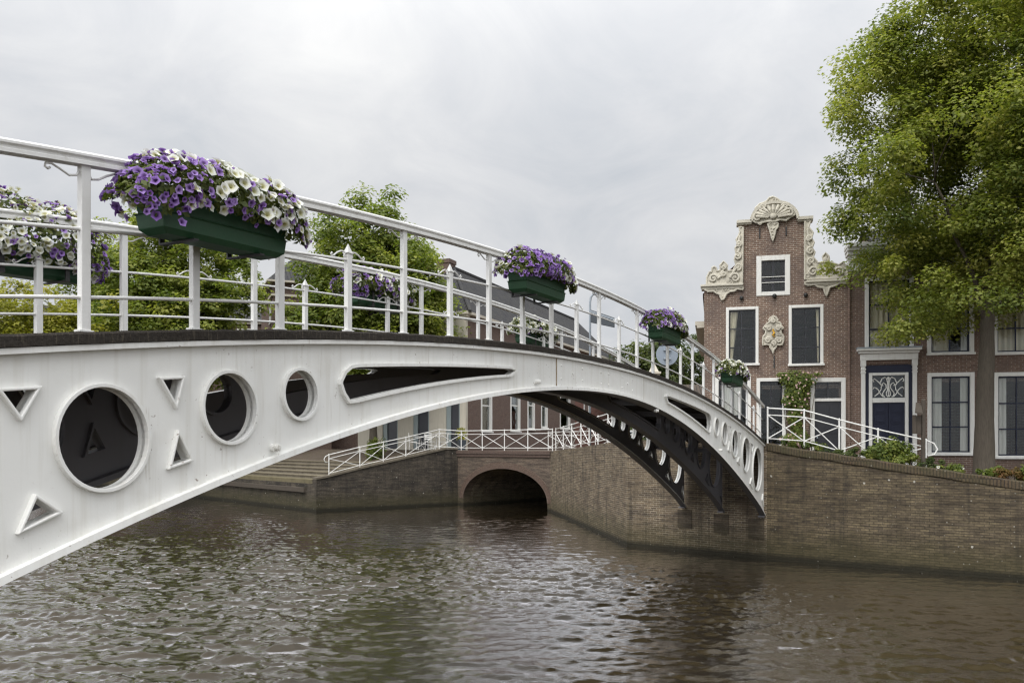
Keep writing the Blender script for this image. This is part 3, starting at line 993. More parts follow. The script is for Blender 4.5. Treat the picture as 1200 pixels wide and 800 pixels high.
# ------------------------------------------------------------------ brick arch bridge over the side canal
A0 = Vector((-2.9, 45.7, 0)); A1 = Vector((1.85, 41.0, 0))
ad = (A1 - A0); alen = ad.length; ad.normalize()
ab = empty('arch_bridge', A0, math.atan2(ad.y, ad.x), 'low brick arch bridge with red arch ring over the side canal', 'bridge')
ac, aa, abh, asp = alen / 2 + 0.12, 3.02, 1.62, 0.42
def arc(a_, b_, n=28, c=ac, z0=asp):
    return [(c + a_ * math.cos(math.pi * (1 - i / n)), z0 + b_ * math.sin(math.pi * (1 - i / n))) for i in range(n + 1)]
inner = arc(aa, abh)
outl = [(0, -1.2), (0, 2.62), (alen, 2.62), (alen, -1.2), (ac + aa, -1.2)] + inner[::-1] + [(ac - aa, -1.2)]
m = MB(); wallplate(m, outl, [], 0.0, 0.5); m.build('face', BRICK_ARCH, ab)
# ring of voussoirs
oring = arc(aa + 0.30, abh + 0.32)
m = MB(); ringv, ringf = [], []
n_ = len(inner)
for (x, z), (x2, z2) in zip(inner, oring):
    ringv += [(x, -0.025, z), (x2, -0.025, z2), (x2, 0.05, z2), (x, 0.05, z)]
for i in range(n_ - 1):
    a, b = 4 * i, 4 * i + 4
    for k in range(4):
        ringf.append((a + k, a + (k + 1) % 4, b + (k + 1) % 4, b + k))
m.add(ringv, ringf)
ring = m.build('arch_ring', BRICK_RING, ab)
# radial brick courses: u runs along the ring
uvl = ring.data.uv_layers[0].data
for p in ring.data.polygons:
    for li in p.loop_indices:
        c = ring.data.vertices[ring.data.loops[li].vertex_index].co
        ang = math.atan2((c.z - asp) / abh, (c.x - ac) / aa)
        rr = math.hypot((c.x - ac) / aa, (c.z - asp) / abh)
        uvl[li].uv = (ang * 2.6, (rr - 1) * 2.5 + c.y)
m = MB()
vv, ff = [], []
for (x, z) in [(inner[0][0], -1.2)] + inner + [(inner[-1][0], -1.2)]:
    vv += [(x, 0.5, z), (x, 9.0, z)]
for i in range(len(vv) // 2 - 1):
    ff.append((2 * i, 2 * i + 1, 2 * i + 3, 2 * i + 2))
m.add(vv, ff)
m.add([(ac - aa - .1, 9.0, -1.2), (ac + aa + .1, 9.0, -1.2), (ac + aa + .1, 9.0, 2.4), (ac - aa - .1, 9.0, 2.4)], [(0, 1, 2, 3)])
m.build('vault', BRICK_OLD, ab, fix=False)
m = MB(); m.box(-0.03, alen + 0.03, -0.06, 0.45, 2.623, 2.76); m.box(-0.03, alen + 0.03, -0.10, 0.5, 2.763, 2.95)
m.build('coping', brick('red_brown_coping_brick', (0.13, 0.09, 0.075), (0.09, 0.066, 0.056), (0.12, 0.1, 0.085), w=0.1, h=0.2), ab, bevel=0.015)
m = MB(); m.box(0, alen, 0.503, 6.5, 2.5, 2.94); m.build('roadway', PAVEBR, ab)

# ================================================================== THE WHITE FOOTBRIDGE
BC = Vector((1.417, 13.0, 0))
TH = math.atan(0.516)
BZ = math.pi / 2 - TH
br = empty('footbridge', BC, BZ, 'arched white iron footbridge with round openings and slender railings over the canal', 'bridge')
BM = Matrix.Translation(BC) @ Matrix.Rotation(BZ, 4, 'Z')
SE = 12.31
def zt(s):                                   # deck edge, top of the kerb
    return EYE + 1.31 - 1.72 * (s / 14.63) ** 2
def zb(s):                                   # underside of the girder
    u = s / 14.63
    k = 3.87 if u <= 0 else max(3.9, 5.05 - 1.45 * u)
    return EYE + 0.80 - k * u * u
SK = 0.52; WF = 2.45; RAISE = 0.14           # skew, distance and rise of the far girder
def srange(a, b, n): return [a + (b - a) * i / n for i in range(n + 1)]

circles = [(6.855, 0.415, 0.215), (7.61, 0.278, 0.273), (8.65, 0.048, 0.339), (9.92, -0.235, 0.455), (11.33, -0.64, 0.60)]
tris = [[(9.33, .315), (9.065, .345), (9.19, .135)], [(9.106, -.275), (8.93, -.395), (9.21, -.50)],
        [(8.25, .452), (8.03, .478), (8.10, .245)], [(8.09, .11), (7.955, -.105), (8.17, -.16)],
        [(10.82, .03), (10.42, .09), (10.60, -.19)], [(10.58, -.83), (10.38, -.99), (10.74, -1.16)],
        [(12.09, -1.33), (11.97, -1.50), (12.2, -1.70)]]
def slot(sgn):
    top = [(s, zt(s) - 0.285) for s in srange(6.1, 3.16, 14)]
    tip = [(3.05, zt(3.05) - 0.30), (3.01, zt(3.0) - 0.335), (3.06, zt(3.06) - 0.37)]
    low = [(s, 0) for s in srange(3.16, 6.12, 14)]
    low = [(s, (zb(-s) if sgn < 0 else zb(s)) + 0.20 + 0.06 * (s - 3.1) / 3.1) for s, _ in low]
    bul = [(6.24, zb(sgn * 6.24) + 0.27), (6.32, zb(sgn * 6.3) + 0.36), (6.365, zb(sgn * 6.36) + 0.46), (6.36, zt(6.36) - 0.42), (6.30, zt(6.3) - 0.34), (6.21, zt(6.2) - 0.295)]
    return [(sgn * s, z) for s, z in top + tip + low + bul]
def offset_poly(poly, d):
    """inset a polygon by d (positive shrinks it)"""
    n = len(poly)
    area = sum(poly[i][0] * poly[(i + 1) % n][1] - poly[(i + 1) % n][0] * poly[i][1] for i in range(n))
    sg = 1 if area > 0 else -1
    res = []
    for i in range(n):
        p0, p1, p2 = Vector(poly[i - 1]), Vector(poly[i]), Vector(poly[(i + 1) % n])
        a = (p1 - p0).normalized(); b = (p2 - p1).normalized()
        na = Vector((-a.y, a.x)) * sg; nb = Vector((-b.y, b.x)) * sg
        t = na + nb
        t = t / max(0.25, t.length_squared) * 2
        l_ = min(t.length, 2.2)
        t = t.normalized() * l_
        res.append((p1.x + t.x * d, p1.y + t.y * d))
    return res

def holes_for():
    H = []
    for sg in (-1, 1):
        for s, z, r in circles:
            H.append(('round', [(sg * s + r * math.cos(2 * math.pi * k / 48), EYE + z + r * math.sin(2 * math.pi * k / 48)) for k in range(48)], 0.024))
        for t in tris:
            H.append(('tri', [(sg * a, EYE + b) for a, b in t], 0.019))
        H.append(('slot', slot(sg), 0.030))
    return H
HOLES = holes_for()

def girder(w, ds, dz, kind):
    """kind: near (white face to -w), mid (dark), far (white face to +w)"""
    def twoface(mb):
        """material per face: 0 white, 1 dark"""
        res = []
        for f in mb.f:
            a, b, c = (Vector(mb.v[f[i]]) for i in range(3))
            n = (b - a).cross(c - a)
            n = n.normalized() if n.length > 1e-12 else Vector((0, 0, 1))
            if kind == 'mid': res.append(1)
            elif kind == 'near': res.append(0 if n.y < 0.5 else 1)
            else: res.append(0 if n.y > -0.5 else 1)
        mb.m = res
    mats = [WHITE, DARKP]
    S = srange(-SE, SE, 96)
    ol = [(s, zt(s) - 0.10) for s in S] + [(s, zb(s) + 0.02) for s in reversed(S)]
    inn = [offset_poly(h, t) for _, h, t in HOLES]
    m = MB()
    v, f = plate(ol, inn, 0.03)
    m.add([(p[0] + ds, w + 0.015 + p[2], p[1] + dz) for p in v], f)
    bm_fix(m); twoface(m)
    # flange along the bottom, rounded lip
    m2 = MB()
    fr = [(Vector((s + ds, w, zb(s) + dz)), Vector((0, 1, 0)), Vector((0, 0, 1))) for s in S]
    m2.sweep([(-0.055, 0.0), (0.11, 0.0), (0.11, 0.03), (0.03, 0.035), (-0.02, 0.055), (-0.05, 0.045)], fr)
    bm_fix(m2)
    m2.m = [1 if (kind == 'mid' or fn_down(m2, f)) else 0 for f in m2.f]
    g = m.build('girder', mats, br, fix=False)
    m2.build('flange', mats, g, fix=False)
    for (kd, h, t) in HOLES:
        r = MB()
        inn_ = offset_poly(h, t)
        v, f = plate(h, [inn_], 0.105)
        yo = w - 0.036 + 0.0525
        if kind == 'far': yo = w + 0.03 + 0.036 - 0.0525
        r.add([(p[0] + ds, yo + p[2], p[1] + dz) for p in v], f)
        bm_fix(r)
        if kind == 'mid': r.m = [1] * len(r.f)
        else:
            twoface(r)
        r.build({'round': 'porthole_rim', 'tri': 'triangle_rim', 'slot': 'slot_rim'}[kd], mats, g, fix=False, bevel=0.006 if kind == 'near' else 0)
    return g
def fn_down(mb, f):
    a, b, c = (Vector(mb.v[f[i]]) for i in range(3))
    n = (b - a).cross(c - a)
    return n.length > 1e-12 and n.normalized().z < -0.6
def bm_fix(mb):
    """make the normals consistent in a builder"""
    me = bpy.data.meshes.new('tmp'); me.from_pydata(mb.v, [], mb.f)
    bm = bmesh.new(); bm.from_mesh(me)
    bmesh.ops.remove_doubles(bm, verts=bm.verts[:], dist=1e-5)
    bmesh.ops.recalc_face_normals(bm, faces=bm.faces[:])
    mb.v = [tuple(v.co) for v in bm.verts]
    bm.verts.index_update()
    mb.f = [[v.index for v in f.verts] for f in bm.faces]
    mb.m = [0] * len(mb.f)
    bm.free(); bpy.data.meshes.remove(me)

g_near = girder(0.0, 0.0, 0.0, 'near')
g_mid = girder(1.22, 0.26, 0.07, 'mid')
g_far = girder(WF - 0.03, SK, RAISE, 'far')

# raised splice plate at the crown with its rivets, knobs beyond it
S = srange(-1.8, 1.8, 24)
m = MB()
v, f = plate([(s, zt(s) - 0.122) for s in S] + [(s, zb(s) + 0.058) for s in reversed(S)], [], 0.010)
m.add([(p[0], -0.006 + p[2], p[1]) for p in v], f)
sp = m.build('splice_plate', WHITE, br)
RUSTY = stone('rusty_joint', (0.46, 0.40, 0.30), (0.26, 0.18, 0.10), 30)
for s in (-1.806, 1.806):
    m = MB(); m.box(s - .006, s + .006, -0.012, -0.001, zb(s) + .06, zt(s) - .125); m.build('plate_joint', RUSTY, sp)
m = MB()
m.sphere((0, 0, 0), 0.016, 8, 6, 0, (1, 0.7, 1))
riv = None
for s, rel in [(-1.66, .76), (-1.66, .26), (-1.28, .5), (-.92, .74), (-.92, .24), (-.2, .72), (-.2, .22), (.12, .72), (.12, .22), (.72, .74), (.72, .24), (.98, .5), (1.22, .74), (1.22, .24)]:
    z = zb(s) + 0.06 + (zt(s) - 0.12 - zb(s) - 0.06) * rel
    if riv is None:
        riv = m.build('rivet', WHITE, sp, smooth=True); q = riv
    else:
        q = riv.copy(); COL.objects.link(q); q.parent = sp
    q.location = (s, -0.012, z)
for s, z in [(-2.43, EYE + .81), (2.43, EYE + .62), (-7.16, EYE - .013), (7.16, EYE - .10), (-5.5, EYE + 0.33)]:
    if s == -5.5: continue
    m = MB()
    m.tube([(s, 0.0, z), (s, -0.07, z), (s, -0.075, z)], [0.028, 0.026, 0.018], 12)
    m.tube([(s, -0.03, z), (s, -0.045, z)], 0.036, 6)
    m.build('bolt_knob', WHITE, br)
# stiffeners and cross beams between the girders
m = MB()
for s in srange(-11.2, 11.2, 12):
    zc = zt(s) - 0.20
    m.beam((s, 0.05, zc), (s + SK * 0.95, WF - 0.1, zc + RAISE), 0.07, 0.12)
for s in (-9.3, 9.3):
    m.beam((s, 0.05, EYE - .18), (s + SK * .95, WF - 0.1, EYE - .18 + RAISE), 0.06, 0.10)
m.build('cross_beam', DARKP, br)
m = MB()
S = srange(-SE, SE, 60)
vv = []; ff = []
for s in S:
    vv += [(s + 0.02, 0.12, zt(s) - 0.13), (s + 0.02, 0.12, zt(s) - 0.05), (s + SK, WF - 0.12, zt(s) + RAISE - 0.05), (s + SK, WF - 0.12, zt(s) + RAISE - 0.13)]
for i in range(len(S) - 1):
    a, b = 4 * i, 4 * i + 4
    for k in range(4): ff.append((a + k, a + (k + 1) % 4, b + (k + 1) % 4, b + k))
m.add(vv, ff)
m.build('deck', DECKW, br)

def frames(ds, w, dz, a=-SE, b=SE, n=90, off=0.0):
    out_ = []
    for s in srange(a, b, n):
        out_.append((Vector((s + ds, w, zt(s) + dz + off)), Vector((0, 1, 0)), Vector((0, 0, 1))))
    return out_
for (w, ds, dz, sg) in ((0.0, 0.0, 0.0, 1), (WF, SK, RAISE, -1)):
    m = MB()
    pr = [(-0.06, -0.074), (0.13, -0.074), (0.13, -0.015), (0.115, 0.0), (-0.045, 0.0), (-0.06, -0.015)]
    fr = frames(ds, w, dz, n=240)
    fr = [(o + Vector((0, random.uniform(-.003, .003), random.uniform(-.004, .004))), a, b) for o, a, b in fr]
    m.sweep([(p[0] * sg, p[1]) for p in pr], fr)
    m.build('kerb', KERB, br)
    m = MB()
    m.sweep([(p[0] * sg, p[1]) for p in [(-0.05, -0.112), (0.0, -0.112), (0.0, -0.077), (-0.05, -0.077)]], frames(ds, w, dz))
    m.build('lip', WHITE, br)

def scroll(c, size, side, n=14, turns=1.15):
    """a flat spiral in the s-z plane starting on the outside"""
    pts = []
    for i in range(n + 1):
        t = i / n
        r = size * (1 - 0.78 * t)
        a = side[1] + side[0] * turns * 2 * math.pi * t
        pts.append(Vector((c.x + r * math.cos(a), c.y, c.z + r * math.sin(a))))
    return pts
def lift(s):
    return 0.03 * max(0.0, min(1.0, (-s - 4) / 4.5))
def railing(w, ds, dz, sg, off, name_side):
    """one side of the parapet: tall posts, spear posts, handrail and two bars"""
    P = 1.735
    wy = w + sg * 0.03
    def bay(k):
        return off + (P * k if k >= 0 or sg < 0 else 1.715 * k - 0.01)
    tall = [bay(k) for k in range(-7, 8) if abs(bay(k)) < SE - 0.12]
    spear = [bay(k + 0.5) for k in range(-8, 8) if abs(bay(k + 0.5)) < SE - 0.12]
    for s in tall:
        m = MB()
        z0, z1 = zt(s) + dz - 0.02, zt(s) + dz + 0.995 + lift(s)
        slope = -2 * 1.72 * s / 14.63 ** 2
        m.box(-0.032, 0.032, -0.022, 0.022, z0, z1)
        m.box(-0.05, 0.05, -0.03, 0.03, z0 + 0.018, z0 + 0.034)
        p = m.build('post', RAILW, br, bevel=0.004)
        p.location = (s + ds, wy, 0)
        m = MB()
        for q in (-1, 1):
            base = Vector((q * 0.04, 0, z1 - 0.10))
            tipz = z1 - 0.018 + slope * q * 0.2
            pts = [Vector((q * 0.034, 0, z1 - 0.045)), Vector((q * 0.05, 0, z1 - 0.075)), Vector((q * 0.10, 0, z1 - 0.075 + slope * q * .1)),
                   Vector((q * 0.16, 0, z1 - 0.045 + slope * q * .16)), Vector((q * 0.215, 0, tipz - 0.005)), Vector((q * 0.25, 0, tipz - 0.012)), Vector((q * 0.255, 0, tipz - 0.034)), Vector((q * 0.235, 0, tipz - 0.042)), Vector((q * 0.222, 0, tipz - 0.03))]
            m.tube(pts, 0.0075, 6)
        m.build('scroll_bracket', RAILW, p, smooth=True)
    for s in spear:
        m = MB()
        z0, z1 = zt(s) + dz - 0.02, zt(s) + dz + 0.685
        m.box(-0.03, 0.03, -0.022, 0.022, z0, z1)
        m.box(-0.04, 0.04, -0.03, 0.03, z1 + 0.0, z1 + 0.012)
        a = 0.034
        m.add([(-a, -a * .75, z1 + .012), (a, -a * .75, z1 + .012), (a, a * .75, z1 + .012), (-a, a * .75, z1 + .012), (0, 0, z1 + .095)], [(3, 2, 1, 0), (0, 1, 4), (1, 2, 4), (2, 3, 4), (3, 0, 4)])
        m.box(-0.05, 0.05, -0.03, 0.03, z0 + 0.018, z0 + 0.034)
        p = m.build('spear_post', RAILW, br, bevel=0.003)
        p.location = (s + ds, wy, 0)
        m = MB()
        slope = -2 * 1.72 * s / 14.63 ** 2
        zb_ = zt(s) + dz + 0.635
        for q in (-1, 1):
            pts = []
            ctr = [(0.032, .03), (.05, .015), (.062, .028), (.052, .045), (.036, .05), (.06, .068), (.10, .068), (.15, .05), (.19, .024), (.22, .014), (.235, .03), (.222, .043), (.21, .033)]
            for a_, b_ in ctr:
                pts.append(Vector((q * a_, 0, zb_ + b_ + slope * q * a_)))
            m.tube(pts, 0.007, 6)
        m.build('scroll_bracket', RAILW, p, smooth=True)
    m = MB()
    pr = [(-0.042, 0.0), (-0.042, 0.022), (-0.030, 0.030), (-0.030, 0.042), (-0.046, 0.052), (-0.046, 0.066), (-0.028, 0.080), (0.028, 0.080), (0.046, 0.066), (0.046, 0.052), (0.030, 0.042), (0.030, 0.030), (0.042, 0.022), (0.042, 0.0)]
    m.sweep(pr, [(o + Vector((0, 0, lift(o.x - ds))), a, b) for o, a, b in frames(ds, wy, dz, -SE + .1, SE + 0.1, 100, 0.99)])
    m.build('handrail', RAILW, br)
    for h in (0.215, 0.632):
        m = MB()
        pts = [Vector((s + ds, wy, zt(s) + dz + h)) for s in srange(-SE + .1, SE - .05, 90)]
        m.tube(pts, 0.0125, 8)
        m.build('rail_bar', RAILW, br, smooth=True, fix=False)
railing(0.0, 0, 0, 1, -0.17, 'near')
railing(WF, SK, RAISE, -1, -0.17, 'far')

# bearing pads let into the pier wall, and the iron shoes that carry the ribs on them
nw = Vector((d2.y, -d2.x, 0))
if nw.y > 0: nw = -nw
PADM = brick('dark_pad_brick', (0.12, 0.098, 0.072), (0.055, 0.046, 0.038), (0.12, 0.105, 0.085), green=True, stain=(0.05, 0.042, 0.034), varf=0.8)
for (w, ds, dz, dist) in ((0.02, 0, 0, 4.42), (1.22, .26, .07, 3.32), (WF, SK, RAISE, 2.10)):
    m = MB()
    c = d2 * dist
    pp = [c - d2 * .24 + nw * .02, c + d2 * .24 + nw * .02, c + d2 * .24 - nw * .1, c - d2 * .24 - nw * .1]
    z0, z1 = EYE - 2.62 + dz, EYE - 2.06 + dz
    m.add([(q.x, q.y, z0) for q in pp] + [(q.x, q.y, z1) for q in pp], [(3, 2, 1, 0), (4, 5, 6, 7), (0, 1, 5, 4), (1, 2, 6, 5), (2, 3, 7, 6), (3, 0, 4, 7)])
    m.build('bearing_pad', PADM, pq)
    m = MB(); m.box(SE + ds - .12, SE + ds + .32, w - .05, w + .12, zb(SE) + dz - .035, zb(SE) + dz - .002)
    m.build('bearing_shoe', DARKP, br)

# ================================================================== QUAY RAILINGS
def quay_railing(name, pts, label, H=1.0, panel=1.75, r=0.022, hook_start=False, hook_end=False, group='white crossed quay railings', ends=(True, True)):
    """posts, a double top rail, a bottom rail and crossed braces along a list of ground points"""
    o0 = Vector(pts[0])
    root = empty(name, o0, 0, label, 'railing', group)
    P = [Vector(p) - o0 for p in pts]
    posts = []
    for a, b in zip(P[:-1], P[1:]):
        k = max(1, round((b - a).length / panel))
        for i in range(k): posts.append(a.lerp(b, i / k))
    posts.append(P[-1])
    up = Vector((0, 0, 1))
    for i, p in enumerate(posts):
        if (i == 0 and not ends[0]) or (i == len(posts) - 1 and not ends[1]): continue
        m = MB(); m.tube([p - up * 0.05, p + up * H], r * 1.15, 8)
        m.sphere(p + up * (H + 0.005), r * 1.4, 8, 5)
        m.build('post', RAILW, root, smooth=False, fix=False)
    for h, rr in ((H - 0.01, r), (H - 0.2, r * 0.75), (0.13, r * 0.8)):
        line = [p + up * h for p in posts]
        if h > H - 0.1:
            d = (posts[1] - posts[0]).normalized(); d2_ = (posts[-1] - posts[-2]).normalized()
            if hook_start:
                line = [posts[0] + up * (H - 0.36) - d * 0.08, posts[0] + up * (H - 0.32) - d * 0.2, posts[0] + up * (H - 0.16) - d * 0.26, posts[0] + up * (H - 0.05) - d * 0.18] + line
            if hook_end:
                line = line + [posts[-1] + up * (H - 0.05) + d2_ * 0.2, posts[-1] + up * (H - 0.18) + d2_ * 0.29, posts[-1] + up * (H - 0.34) + d2_ * 0.22, posts[-1] + up * (H - 0.42) + d2_ * 0.05]
        m = MB(); m.tube(line, rr, 8); m.build('rail', RAILW, root, fix=False, smooth=True)
    for a, b in zip(posts[:-1], posts[1:]):
        m = MB()
        off = Vector((0.012, 0.012, 0))
        m.tube([a + up * 0.13 + off, b + up * (H - 0.2) + off], r * 0.72, 7)
        m.tube([b + up * 0.13 - off, a + up * (H - 0.2) - off], r * 0.72, 7)
        m.build('cross_brace', RAILW, root, fix=False)
    return root
def lw(t, s, z):
    w = E0 + e2 * t + e1 * s
    return (w.x, w.y, z)
quay_railing('quay_railing', [lw(0.75, 0.2, 1.72), lw(2.4, .2, 2.09), lw(5.0, .2, 2.59), lw(7.0, .2, 3.02)], 'white railing with curled end climbing the sloping quay beside the steps', 1.05, 1.75, hook_start=True, ends=(True, False))
aq = Vector((-ad.y, ad.x, 0)); aq = aq if aq.y > 0 else -aq
def abp(t, d, z=2.95):
    w = A0 + ad * t + aq * d
    return (w.x, w.y, z)
quay_railing('quay_railing', [lw(7.0, .2, 3.02), abp(0.05, .2), abp(alen - 0.05, .2)], 'white railing with crossed braces along the top of the brick arch bridge', 1.05, 1.75, ends=(True, True))
quay_railing('quay_railing', [abp(0.9, 6.2), abp(alen + 3.0, 6.2)], 'white railing along the far side of the brick arch bridge roadway', 1.05, 1.6)
pw = [(2.1, 40.9, 2.95), (2.83, 35.0, 3.14), (3.6, 28.7, 3.34)]
quay_railing('quay_railing', pw, 'white railing on top of the pier wall going towards the footbridge', 1.05, 1.75)
# railing from the bridge end to the right, curled at its end
def rp(px, base, Y): 
    v = at(px, base, Y); return (v.x, v.y, v.z)
quay_railing('quay_railing', [rp(899.6, 519, 23.9), rp(942.4, 522, 23.7), rp(983.5, 533.5, 23.4), rp(1029, 545.5, 23.1), rp(1085, 558.5, 22.8)], 'white railing sloping down from the footbridge end past the blue door', 0.99, 1.1, 0.021, hook_end=True)

# ================================================================== HOUSES ON THE RIGHT
F0 = Vector((6.71, 29.8, 0)); fe = Vector((4.2, -1.0, 0)).normalized(); fn = Vector((-fe.y, fe.x, 0))
FZ = math.atan2(fe.y, fe.x)
def fz(px, py):
    """photo direction -> place on the facade plane: (metres along, height)"""
    r = (px - 600) / 1000.0
    a = (r * F0.y - F0.x) / (fe.x - r * fe.y)
    Y = F0.y + a * fe.y
    return a, EYE + (522 - py) / 1000.0 * Y

def window(P, a0, z0, a1, z1, fw=0.11, cols=(0.5,), rows=(0.5,), sash=BLACKP, curtain=None, sill=True, deep=0.10, bar=0.035, frame=None, sidecurt=False, net=None):
    """white frame, sash with glazing bars, pane, sill and curtain; returns the hole it needs"""
    frame = frame or FRAMEW
    m = MB()
    y0, y1 = -0.03, deep + 0.05
    m.box(a0, a0 + fw, y0, y1, z0, z1); m.box(a1 - fw, a1, y0, y1, z0, z1)
    m.box(a0 + fw, a1 - fw, y0, y1, z1 - fw, z1); m.box(a0 + fw, a1 - fw, y0, y1, z0, z0 + fw * 0.8)
    w = m.build('window', frame, P, bevel=0.012)
    if sill:
        m = MB(); m.box(a0 - 0.03, a1 + 0.03, -0.11, -0.033, z0 - 0.005, z0 + 0.075)
        m.build('sill', frame, w, bevel=0.01)
    m = MB()
    b0, b1, c0, c1 = a0 + fw, a1 - fw, z0 + fw * 0.8, z1 - fw
    sb = 0.045
    ya, yb = deep - 0.035, deep + 0.012
    m.box(b0, b0 + sb, ya, yb, c0, c1); m.box(b1 - sb, b1, ya, yb, c0, c1); m.box(b0 + sb, b1 - sb, ya, yb, c0, c0 + sb); m.box(b0 + sb, b1 - sb, ya, yb, c1 - sb, c1)
    for c in cols:
        x = b0 + (b1 - b0) * c
        m.box(x - bar / 2, x + bar / 2, ya + 0.006, yb - 0.003, c0 + sb, c1 - sb)
    for r in rows:
        z = c0 + (c1 - c0) * r
        m.box(b0 + sb, b1 - sb, ya + 0.003, yb - 0.006, z - bar / 2 - .004, z + bar / 2 + .004)
    m.build('sash', sash, w)
    m = MB(); m.box(b0 + .01, b1 - .01, deep - 0.008, deep - 0.002, c0 + .01, c1 - .01)
    m.build('pane', GLASS, w)
    def cloth_strip(x0, x1, mt, zlo, zhi, y=0.165, fold=0.028, freq=34, gather=0.0):
        mm = MB(); n = max(8, int((x1 - x0) / 0.022))
        vs_, fs_ = [], []
        for i in range(n + 1):
            t = i / n
            x = x0 + (x1 - x0) * t
            yy = y + fold * math.sin(freq * x + 1.3 * math.sin(5 * x)) + 0.012 * math.sin(11 * x)
            xl = x0 + (x - x0) * (1 - gather) if gather >= 0 else x1 - (x1 - x) * (1 + gather)
            vs_ += [(xl, yy, zlo), (x, yy, zhi)]
        for i in range(n): fs_.append((2 * i, 2 * i + 2, 2 * i + 3, 2 * i + 1))
        mm.add(vs_, fs_)
        mm.build('curtain', mt, w, smooth=True, fix=False)
    W_ = b1 - b0
    if curtain == 'full': 
        cloth_strip(b0 - .02, b0 + W_ * 0.49, CURTAIN, c0, c1); cloth_strip(b0 + W_ * 0.51, b1 + .02, CURTAIN, c0, c1)
    if curtain == 'cream_sides':
        cloth_strip(b0 - .02, b0 + W_ * 0.48, CURTAIN, c0, c1); cloth_strip(b0 + W_ * 0.80, b1 + .02, NET, c0, c1)
    if curtain == 'net_sides':
        cloth_strip(b0 - .02, b0 + W_ * 0.30, NET, c0, c1, freq=50); cloth_strip(b0 + W_ * 0.78, b1 + .02, NET, c0, c1, freq=50)
    if curtain == 'net_left':
        cloth_strip(b0 - .02, b0 + W_ * 0.26, NET, c0, c1, freq=50)
    if curtain == 'swag':
        cloth_strip(b0 - .02, b0 + W_ * 0.36, CURTAIN, c0, c1, gather=0.6)
    if curtain == 'swag_right':
        cloth_strip(b0 + W_ * 0.86, b1 + .02, CURTAIN, c0, c1, gather=-0.4)
    if curtain == 'net_half':
        cloth_strip(b0 + W_ * 0.2, b0 + W_ * 0.8, NET, c0 + (c1 - c0) * 0.45, c1, freq=50)
    return [(a0 + .01, z0 + .01), (a1 - .01, z0 + .01), (a1 - .01, z1 - .01), (a0 + .01, z1 - .01)]

def body_box(mb, a0, a1, y0, y1, z0, z1):
    """side walls and back wall of a house behind its front plate"""
    mb.box(a0, a0 + 0.25, y0, y1, z0, z1); mb.box(a1 - 0.25, a1, y0, y1, z0, z1)
    mb.box(a0 + 0.252, a1 - 0.252, y1 - 0.25, y1 - 0.003, z0, z1 - 0.003)

def roof_gable(mb, a0, a1, y0, y1, ze, zr, th=0.12, axis='y', over=0.15):
    """two slopes; ridge along axis"""
    if axis == 'y':
        c = (a0 + a1) / 2
        for s, e in ((-1, a0), (1, a1)):
            e_ = e + s * over; dz = (zr - ze) / (abs(e - c)) * over
            v = [(e_, y0, ze - dz), (e_, y1, ze - dz), (c, y1, zr), (c, y0, zr)]
            v += [(x, y, z + th) for x, y, z in v]
            mb.add(v, [(0, 1, 2, 3), (7, 6, 5, 4), (0, 4, 5, 1), (2, 6, 7, 3), (0, 3, 7, 4), (1, 5, 6, 2)])
    else:
        c = (y0 + y1) / 2
        for s, e in ((-1, y0), (1, y1)):
            e_ = e + s * over; dz = (zr - ze) / (abs(e - c)) * over
            v = [(a0, e_, ze - dz), (a1, e_, ze - dz), (a1, c, zr), (a0, c, zr)]
            v += [(x, y, z + th) for x, y, z in v]
            mb.add(v, [(0, 1, 2, 3), (7, 6, 5, 4), (0, 4, 5, 1), (2, 6, 7, 3), (0, 3, 7, 4), (1, 5, 6, 2)])

# ---------------------------------------------------------------- gable house
gh = empty('gable_house', F0, FZ, 'narrow brown brick house with carved cream neck gable and climbing rose', 'house')
def zp(x, y, s=6.155, ox=820, oy=220):
    return fz(ox + x / s, oy + y / s)
def poly7(l): return [zp(x, y) for x, y in l]
aR = fz(994, 400)[0]
a0g, a1g = fz(871, 300)[0], fz(944.5, 300)[0]
zsh = 8.73                                    # shoulder height
ztop = 10.86
cxg = (a0g + a1g) / 2
hw = (a1g - a0g) / 2
holes = []
def fwin(px0, py0, px1, py1, **k):
    (a, z1), (b, z0) = fz(px0, py0), fz(px1, py1)
    return window(gh, a, z0, b, z1, **k)
holes.append(fwin(886.3, 300.3, 926, 345.5, fw=0.17, cols=(0.5,), rows=(0.38,), bar=0.07, curtain=None, sill=False))
holes.append(fwin(850.7, 360.3, 889, 428, fw=0.10, cols=(0.48,), rows=(0.30, 0.65), curtain='swag', bar=0.03))
holes.append(fwin(924.2, 357.8, 965, 428.2, fw=0.10, cols=(0.48,), rows=(0.30, 0.65), curtain='swag_right', bar=0.03))
# ground floor: window left, window middle, door right
holes.append(fwin(838, 442, 880, 524, fw=0.12, cols=(0.5,), rows=(0.45,), curtain='net_half'))
holes.append(fwin(886.5, 443, 921, 524, fw=0.12, cols=(0.5,), rows=(0.5,), curtain=None))
